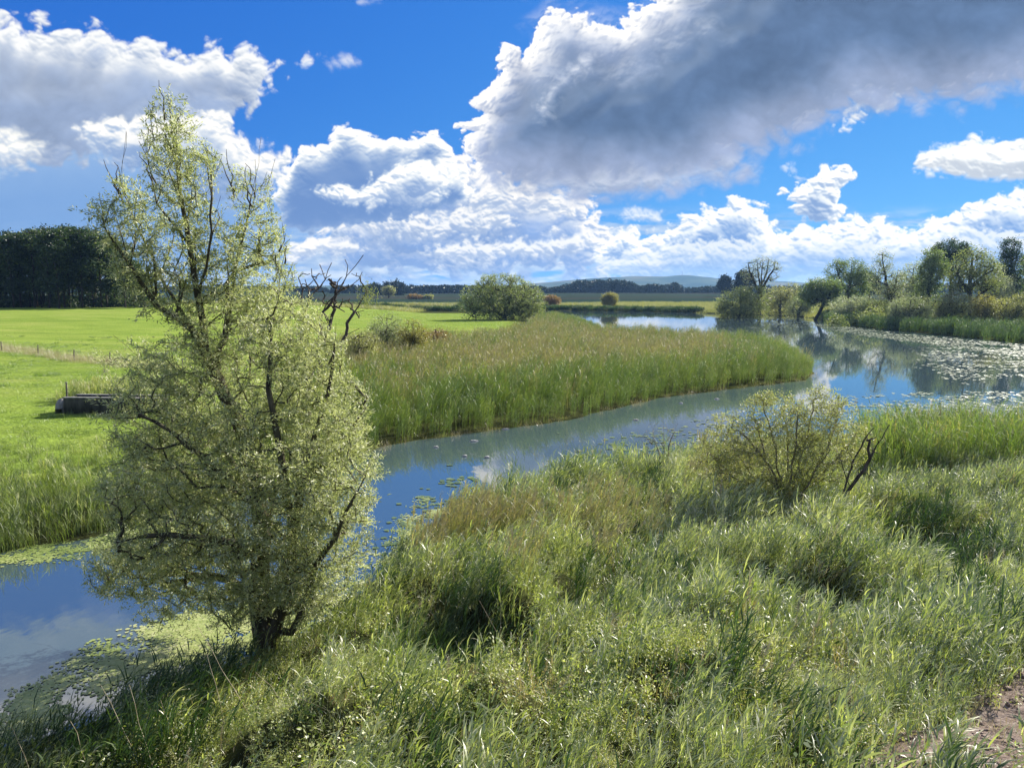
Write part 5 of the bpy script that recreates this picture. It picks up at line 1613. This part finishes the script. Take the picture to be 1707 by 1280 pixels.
for i in range(PADS):
    o = bpy.data.objects.new('lily_pad', pads[i % 4]); COL.objects.link(o)
    s = r_.uniform(.7, 1.2) * (.62 if y[i] < 30 and x[i] < 0 else .85)
    o.location = (x[i], y[i], .012 + .0012 * (i % 9)); o.scale = (s, s, s)
    o.rotation_euler = (r_.normal(0, .03), r_.normal(0, .03), r_.uniform(0, 6.28))
    tag(o, 'flat green water-lily pad floating in the channel by the near bank', 'lily pad', 'lily pads on the channel')
xs, ys = x[PADS:], y[PADS:]
scatter('lily_pads', pads, np.c_[xs, ys], np.full(len(xs), .012) + r_.uniform(0, .012, len(xs)), r_.uniform(.6, 1.25, len(xs)) * np.clip(.7 + (ys - 40) / 200, .7, 1.1), tint=.2 + .25 * r_.normal(0, .5, len(xs)), tilt=.05,
        label='grey-green sheets of water-lily pads on the pond at right', cat='lily pads', seed=719)
# ------------------------------------------------------------------ meadow fence
fence_px = [(-58, 583), (3, 587), (64, 592.5), (124, 602), (184, 606), (246, 612), (305, 619)]
pts = []
for u, v in fence_px:
    p = at(u, v, 1.0)
    pts.append((p[0], p[1], gz1(p[0], p[1])))
b0 = pts[3]
wood = bark_mat('grey_post_wood', (.06, .052, .042), (.16, .14, .115), 12)
wire = new_mat('fence_wire'); n_ = wire[1]
p_ = node(n_, 'ShaderNodeBsdfPrincipled', i_Roughness=.45, i_Metallic=.8); p_.inputs['Base Color'].default_value = (.12, .115, .11, 1)
o_ = node(n_, 'ShaderNodeOutputMaterial'); n_.links.new(p_.outputs[0], o_.inputs[0])
fence = empty('meadow_fence', b0, 'line of thin dark posts and wire crossing the left meadow', 'fence')
r_ = np.random.default_rng(31)
for p in pts:
    loc = np.array(p) - np.array(b0)
    top = loc + np.array([r_.normal(0, .04), r_.normal(0, .04), 1.15])
    v, f = tubes([loc - [0, 0, .3], loc + [0, 0, .5], top], [-1, 0, 1], np.array([.06, .058, .052]), 8, 8, .001)
    n0 = len(v); cap = np.arange(n0 - 8, n0)
    link('post', mesh_np('post', v, [f, np.array([[cap[0], cap[i], cap[i + 1]] for i in range(1, 7)])]), wood, fence)
for h in (.55, 1.0):
    P_, pr = [], []
    for i, p in enumerate(pts):
        for t in range(4 if i < len(pts) - 1 else 1):
            q = np.array(pts[i + 1] if i < len(pts) - 1 else p)
            c = np.array(p) + (q - np.array(p)) * t / 4 - np.array(b0)
            P_.append(c + [0, -.06, h - .05 * math.sin(pi * t / 4)]); pr.append(len(P_) - 2)
    v, f = tubes(P_, pr, np.full(len(P_), .006), 4, 4, .001)
    link('wire', mesh_np('wire', v, f), wire[0], fence)

# ------------------------------------------------------------------ concrete cattle trough in the meadow, with a post
conc = bark_mat('weathered_concrete', (.03, .03, .027), (.10, .095, .085), 5)
p = at(186, 688, .85); tx, ty = p[0], p[1]; tz = gz1(tx, ty)
tr = empty('concrete_trough', (tx, ty, tz), 'long dark concrete trough lying on the left meadow beside the willow', 'trough')
tr.rotation_euler = (0, 0, radians(-3))
mb = MB(); mb.box((.35, -.62, .42), (5.6, .16, 1.02), bev=.03); mb.box((.35, .62, .42), (5.6, .16, 1.02), bev=.03)
mb.box((-2.52, 0, .41), (.16, 1.07, 1.0), bev=.03); mb.box((3.07, 0, .41), (.16, 1.07, 1.0), bev=.03); mb.box((.35, 0, .02), (5.2, 1.07, .12))
link('basin', mb.mesh('basin'), conc, tr)
mb = MB(); mb.box((.35, -.62, .965), (5.7, .26, .07), bev=.012); mb.box((.35, .62, .965), (5.7, .26, .07), bev=.012)
rim = bark_mat('pale_concrete_rim', (.16, .15, .135), (.30, .29, .26), 5)
link('rim', mb.mesh('rim'), rim, tr)
a = np.linspace(0, pi, 9)
prof = np.stack([np.cos(a) * .62, np.sin(a) * .62], 1)
v = np.concatenate([np.stack([np.full(9, -2.62), prof[:, 0], prof[:, 1] + .28], 1), np.stack([np.full(9, -3.1), prof[:, 0] * .92, prof[:, 1] * .92 + .26], 1),
                    np.stack([np.full(9, -2.62), prof[:, 0], np.full(9, -.2)], 1), np.stack([np.full(9, -3.1), prof[:, 0], np.full(9, -.2)], 1)])
q = [(i, i + 1, 9 + i + 1, 9 + i) for i in range(8)] + [(9 + i, 9 + i + 1, 27 + i + 1, 27 + i) for i in range(8)] + [(i + 1, i, 18 + i, 18 + i + 1) for i in range(8)]
link('end_block', mesh_np('end_block', v, np.array(q)), rim, tr)
p = at(108, 689, .85); b = (p[0] - .1, p[1] + .5, gz1(p[0], p[1] + .5))
post = empty('wooden_post', b, 'single thin post standing at the left end of the concrete trough', 'post')
v, f = tubes([(0, 0, -.3), (0, 0, .9), (.02, 0, 1.75)], [-1, 0, 1], np.array([.05, .05, .045]), 8, 8, .001)
link('shaft', mesh_np('shaft', v, f), wood, post)
mb = MB(); mb.box((.02, 0, 1.77), (.12, .12, .04), bev=.01)
link('cap', mb.mesh('cap'), rim, post)

# ------------------------------------------------------------------ sparse bush on the near bank and the dead limb beside it
def near_bush(name, u, Y_, top, crowns, fan, label, mat, seed, n, per, leaf, spread, r_tip, density_twigs=1, bm='twig', lean=0, up=.4):
    x, y, z = ground_at(u, Y_); b = (x, y, z - .05)
    lb = []
    for t in fan:
        lb.append([W3(q[0], q[1], Y_ + q[2], b) for q in t])
        lb[-1][0] = (lb[-1][0][0] * .25, 0, -.15)
    bl = [ell(c[0], c[1], c[2], c[3], Y_ + c[4], c[5], c[6], b) for c in crowns]
    return tree(name, b, lb, bl, n, seed, label, 'bush', mat, M[bm], leaf, per, spread, None, r_tip, .42, up, .3, .35, .05, .8, .034, .012, wig=.03, tint=(.5, .26), sides=6, along=.22)


near_bush('bare_bush', 1310, 24.5, 650, [(1215, 730, 46, 46, -.5, .9, 1), (1190, 770, 40, 36, -.3, .8, .8), (1420, 740, 34, 40, .3, .7, .8), (1290, 690, 55, 40, 0, 1, 1), (1350, 700, 55, 40, .4, 1, .9), (1395, 690, 28, 36, .4, .6, .7), (1300, 760, 85, 55, 0, 1.2, 1.1), (1370, 760, 60, 55, 0, 1, .9),
                                           (1240, 780, 50, 45, -.3, .8, .8), (1290, 820, 70, 30, -.3, .8, .7), (1270, 665, 16, 14, 0, .4, .8), (1370, 655, 24, 14, .3, .5, .6)],
          [[(1310, 855, 0), (1300, 780, 0), (1280, 700, 0), (1270, 655, 0)], [(1310, 855, 0), (1290, 790, -.3), (1240, 720, -.6)], [(1310, 855, 0), (1330, 780, .2), (1350, 700, .4), (1365, 655, .4)],
           [(1310, 855, 0), (1350, 800, .3), (1390, 720, .5), (1400, 660, .5)], [(1310, 855, 0), (1315, 770, .6), (1310, 680, .9)], [(1310, 855, 0), (1260, 800, .4), (1215, 740, .5)], [(1310, 855, 0), (1250, 815, .1), (1185, 760, .1)], [(1310, 855, 0), (1325, 760, -.3), (1330, 690, -.5), (1335, 655, -.5)], [(1310, 855, 0), (1280, 770, .2), (1255, 690, .2)], [(1310, 855, 0), (1370, 790, .1), (1425, 730, .2)], [(1310, 855, 0), (1345, 810, -.6), (1380, 750, -.8)]],
          'sparse brownish bush with yellow-green leaves and bare twigs on the near bank', M['sallow'], 301, 3300, 14, (.07, .026), .12, .0035)
near_bush('bare_bush', 1105, 30, 690, [(1095, 730, 26, 30, 0, .6, 1), (1125, 735, 24, 28, 0, .6, 1), (1075, 745, 14, 20, 0, .4, .8)],
          [[(1105, 790, 0), (1095, 745, 0), (1085, 705, 0)], [(1105, 790, 0), (1115, 745, 0), (1130, 705, 0)], [(1105, 790, 0), (1108, 740, .2), (1105, 695, .2)], [(1105, 790, 0), (1080, 755, .2), (1062, 715, .2)]],
          'small leafless grey shrub at the near channel edge', M['scrub'], 302, 130, 2, (.05, .015), .08, .004)
x, y, z = ground_at(1405, 23.6); b = (x, y, z)
L_ = lambda *q: [W3(u, v, 23.6 + d, b) for u, v, d in q]
limbs = [L_((1398, 842, 0), (1418, 812, 0), (1440, 785, 0), (1450, 765, 0), (1462, 742, 0), (1476, 718, 0), (1483, 708, 0)), L_((1404, 830, 0), (1412, 800, .2), (1422, 770, .3), (1434, 745, .3), (1448, 722, .3), (1458, 712, .3)),
         L_((1450, 765, 0), (1447, 748, 0), (1450, 736, 0)), L_((1418, 812, 0), (1405, 780, -.2), (1400, 760, -.2)), L_((1440, 785, 0), (1447, 792, 0), (1449, 800, 0)), L_((1422, 770, .3), (1414, 752, .3), (1412, 738, .3))]
P_, par_, rad_, tips_, nl_ = grow(limbs, [(*W3(1455, 740, 23.6, b), .3, .3, .4, 1)], 14, 9, .18, .010, .5, .5, .2, .2, wig=.015)
rad_ = np.clip(rad_ * 1.5, .012, .085)
v, f = tubes(P_, par_, rad_, 8, 5, .015)
o = link('dead_branch', mesh_np('dead_branch', v, f, smooth=True), M['deadwood'], None, b)
tag(o, 'dark forked dead branch sticking up right of the sparse bush', 'branch')
o['kind'] = 'thing'

# ------------------------------------------------------------------ single dry stems that stand out of the near growth
dry = bark_mat('dry_stem', (.26, .21, .13), (.46, .40, .29), 14)
r_ = np.random.default_rng(41)
STEMS = [(415, 1215, 330, 1045), (372, 1190, 345, 1090), (232, 1262, 168, 1142), (255, 1270, 215, 1140), (150, 1275, 118, 1200), (300, 1250, 268, 1165), (480, 1225, 425, 1120), (590, 1080, 597, 985), (548, 1260, 470, 1160),
         (838, 1040, 832, 930), (870, 1090, 800, 1000), (980, 1080, 925, 985), (905, 1130, 770, 1150), (1130, 1180, 1098, 1080), (690, 1270, 668, 1190), (60, 1275, 20, 1215), (1010, 950, 990, 880), (760, 960, 742, 880)]
SL = ['lower left corner', 'herbs below the willow', 'middle of the near bank']
for u0, v0, u1, v1 in STEMS:
    p = at(u0, v0, .9 if u0 < 600 else 1.4); z = gz1(p[0], p[1]); b = (p[0], p[1], z)
    Yd = p[1]
    a = np.array(W3(u0, v0, Yd, b)); t_ = np.array(W3(u1, v1, Yd + r_.uniform(-.2, .3), b))
    a0 = np.array([a[0] - (t_[0] - a[0]) * .2, 0, -.05])
    P_ = [a0] + [a0 + (t_ - a0) * k / 5 + r_.normal(0, .012, 3) + np.array([0, 0, .05 * math.sin(pi * k / 5)]) for k in range(1, 6)]
    v, f = tubes(P_, [-1, 0, 1, 2, 3, 4], np.linspace(.0065, .003, 6), 5, 5, .001)
    o = link('dry_stem', mesh_np('dry_stem', v, f), dry, None, b)
    where = 'over the dark sedge at the lower left' if u0 < 420 else ('among the herbs near the willow foot' if u0 < 700 else 'out of the green growth in the middle of the near bank')
    tag(o, 'pale dry stem leaning ' + where, 'stem', 'dry stems on the near bank')

# ------------------------------------------------------------------ bits of wood and foam on the water
bit = bark_mat('bleached_wood', (.35, .33, .29), (.62, .60, .55), 8)
for i, (u, v, ln) in enumerate([(790, 735, .55), (812, 762, .3), (727, 745, .3), (965, 752, .35), (1060, 700, .4), (775, 760, .25), (1195, 665, .5), (1135, 672, .35), (843, 715, .5)]):
    p = at(u, v, .02); a = r_.normal(0, .25); k = 9
    t = np.linspace(-.5, .5, k); P_ = np.stack([t * ln * math.cos(a), t * ln * math.sin(a), .02 + .02 * np.cos(t * 5)], 1) + r_.normal(0, .008, (k, 3))
    v_, f = tubes(P_, list(range(-1, k - 1)), .05 * np.sqrt(np.clip(1 - (2 * t) ** 2, .02, 1)), 7, 7, .001)
    o = link('driftwood', mesh_np('driftwood', v_, f, smooth=True), bit, None, (p[0], p[1], 0))
    tag(o, 'small bleached bit of driftwood floating in front of the reed wall', 'driftwood', 'driftwood on the channel')

# ------------------------------------------------------------------ radio masts on the far hill
steel = new_mat('mast_steel'); n_ = steel[1]
p_ = node(n_, 'ShaderNodeBsdfPrincipled', i_Roughness=.6); p_.inputs['Base Color'].default_value = (.16, .17, .19, 1)
o_ = node(n_, 'ShaderNodeOutputMaterial'); n_.links.new(p_.outputs[0], o_.inputs[0])
for u, v0, v1, lab in ((1137, 461, 451.5, 'tall radio mast on the top of the far hill, the right one'), (1010, 466, 456, 'thin radio mast on the left slope of the far hill')):
    Yd = 4150.0
    a = at_d(u, v0 + 1.5, Yd); t_ = at_d(u, v1, Yd); hh = t_[2] - a[2]
    ms = empty('radio_mast', a, lab, 'mast')
    mb = MB(); k = .05 * hh
    mb.box((0, 0, hh * .3), (k, k, hh * .6)); mb.box((0, 0, hh * .62), (k * 1.7, k * 1.7, hh * .05))
    link('tower', mb.mesh('tower'), steel[0], ms)
    mb = MB(); mb.box((0, 0, hh * .82), (k * .5, k * .5, hh * .36))
    link('antenna', mb.mesh('antenna'), steel[0], ms)
# ------------------------------------------------------------------ sky, sun, air, camera
w = bpy.data.worlds.new('World'); sc.world = w; w.use_nodes = True
nt = w.node_tree; nt.nodes.clear(); L = nt.links
cc, ca = make_clouds()
img = bpy.data.images.new('cloud_map', SKY_W, SKY_H, alpha=True, float_buffer=True)
img.colorspace_settings.name = 'Non-Color'
img.alpha_mode = 'CHANNEL_PACKED'
img.pixels.foreach_set(np.dstack([cc, ca]).astype(np.float32).ravel())
img.update(); img.pack()
sky = node(nt, 'ShaderNodeTexSky', sky_type='NISHITA', sun_disc=False, sun_elevation=SUN_EL, sun_rotation=SUN_AZ, altitude=300.0,
           air_density=1.0, dust_density=SKY_DUST, ozone_density=4.0)
tc = node(nt, 'ShaderNodeTexCoord')
sx = node(nt, 'ShaderNodeSeparateXYZ'); L.new(tc.outputs['Generated'], sx.inputs[0])


def mth(op, a, b=None):
    n = node(nt, 'ShaderNodeMath', operation=op)
    for i, s in enumerate((a, b)):
        if s is None: continue
        if isinstance(s, (int, float)): n.inputs[i].default_value = s
        else: L.new(s, n.inputs[i])
    return n.outputs[0]


az = mth('ARCTAN2', sx.outputs[0], sx.outputs[1])
el = mth('ARCSINE', sx.outputs[2])
iu = mth('DIVIDE', mth('ADD', az, radians(AZ_MAX)), radians(2 * AZ_MAX))
iv = mth('DIVIDE', mth('SUBTRACT', el, radians(EL_MIN)), radians(EL_MAX - EL_MIN))
cx = node(nt, 'ShaderNodeCombineXYZ'); L.new(iu, cx.inputs[0]); L.new(iv, cx.inputs[1])
ti = node(nt, 'ShaderNodeTexImage', image=img, extension='MIRROR', interpolation='Cubic')
L.new(cx.outputs[0], ti.inputs[0])
# a clear, deep blue air: contrast of the physical sky raised a little
lift = node(nt, 'ShaderNodeVectorMath', operation='ADD'); lift.inputs[1].default_value = (0, 0, SKY_LIFT); L.new(tc.outputs['Generated'], lift.inputs[0])
nrm = node(nt, 'ShaderNodeVectorMath', operation='NORMALIZE'); L.new(lift.outputs[0], nrm.inputs[0]); L.new(nrm.outputs[0], sky.inputs[0])
s0 = node(nt, 'ShaderNodeVectorMath', operation='SCALE'); s0.inputs['Scale'].default_value = 1 / 6.0; L.new(sky.outputs[0], s0.inputs[0])
gm = node(nt, 'ShaderNodeVectorMath', operation='POWER'); gm.inputs[1].default_value = SKY_POWER; L.new(s0.outputs[0], gm.inputs[0])
hs = node(nt, 'ShaderNodeVectorMath', operation='MULTIPLY'); hs.inputs[1].default_value = SKY_GAIN; L.new(gm.outputs[0], hs.inputs[0])
cl = node(nt, 'ShaderNodeMixRGB', blend_type='MULTIPLY'); cl.inputs[0].default_value = 1
L.new(ti.outputs[0], cl.inputs[1]); cl.inputs[2].default_value = (CLOUD_GAIN, CLOUD_GAIN, CLOUD_GAIN, 1)
mx = node(nt, 'ShaderNodeMixRGB'); L.new(ti.outputs[1], mx.inputs[0]); L.new(hs.outputs[0], mx.inputs[1]); L.new(cl.outputs[0], mx.inputs[2])
bg = node(nt, 'ShaderNodeBackground', i_Strength=SKY_STRENGTH); L.new(mx.outputs[0], bg.inputs[0])
ow = node(nt, 'ShaderNodeOutputWorld'); L.new(bg.outputs[0], ow.inputs[0])
w.cycles.sampling_method = 'MANUAL'; w.cycles.sample_map_resolution = 1024

sl = bpy.data.lights.new('sun', 'SUN'); sl.energy = SUN_POWER; sl.angle = radians(0.55); sl.color = (1, .94, .84)
so = bpy.data.objects.new('sun', sl); COL.objects.link(so)
from mathutils import Vector
sd_ = Vector((math.sin(SUN_AZ) * math.cos(SUN_EL), math.cos(SUN_AZ) * math.cos(SUN_EL), math.sin(SUN_EL)))
so.rotation_euler = sd_.to_track_quat('Z', 'Y').to_euler()
so.location = (60, 60, 60)

if HAZE:
    hb = MB(); hb.box((0, 3400, 55), (19000, 8800, 118))
    m, nt, N, L = new_mat('haze')
    vp = node(nt, 'ShaderNodeVolumePrincipled')
    vp.inputs['Color'].default_value = (.30, .56, 1.0, 1); vp.inputs['Density'].default_value = HAZE; vp.inputs['Anisotropy'].default_value = 0.3
    o = node(nt, 'ShaderNodeOutputMaterial'); L.new(vp.outputs[0], o.inputs['Volume'])
    tag(link('haze', hb.mesh('haze'), m), 'thin blue air lying over the lake and the far fields', 'haze', kind='stuff')

cam = bpy.data.cameras.new('camera'); cam.sensor_width = 36; cam.lens = 36 * F / 1707; cam.clip_end = 30000; cam.clip_start = 0.05
co = bpy.data.objects.new('camera', cam); COL.objects.link(co)
co.location = (0, 0, CAM_H); co.rotation_euler = (pi / 2 - PITCH, 0, 0)
sc.camera = co
sc.view_settings.view_transform = 'Standard'; sc.view_settings.look = 'None'; sc.view_settings.exposure = EXPOSURE; sc.view_settings.gamma = 1
sc.cycles.max_bounces = 7; sc.cycles.diffuse_bounces = 3; sc.cycles.glossy_bounces = 3; sc.cycles.transmission_bounces = 4
sc.cycles.volume_bounces = 0; sc.cycles.transparent_max_bounces = 4
sc.cycles.use_denoising = DENOISE
sc.cycles.use_adaptive_sampling = False; sc.cycles.adaptive_threshold = 0.012
sc.cycles.sample_clamp_indirect = 6.0
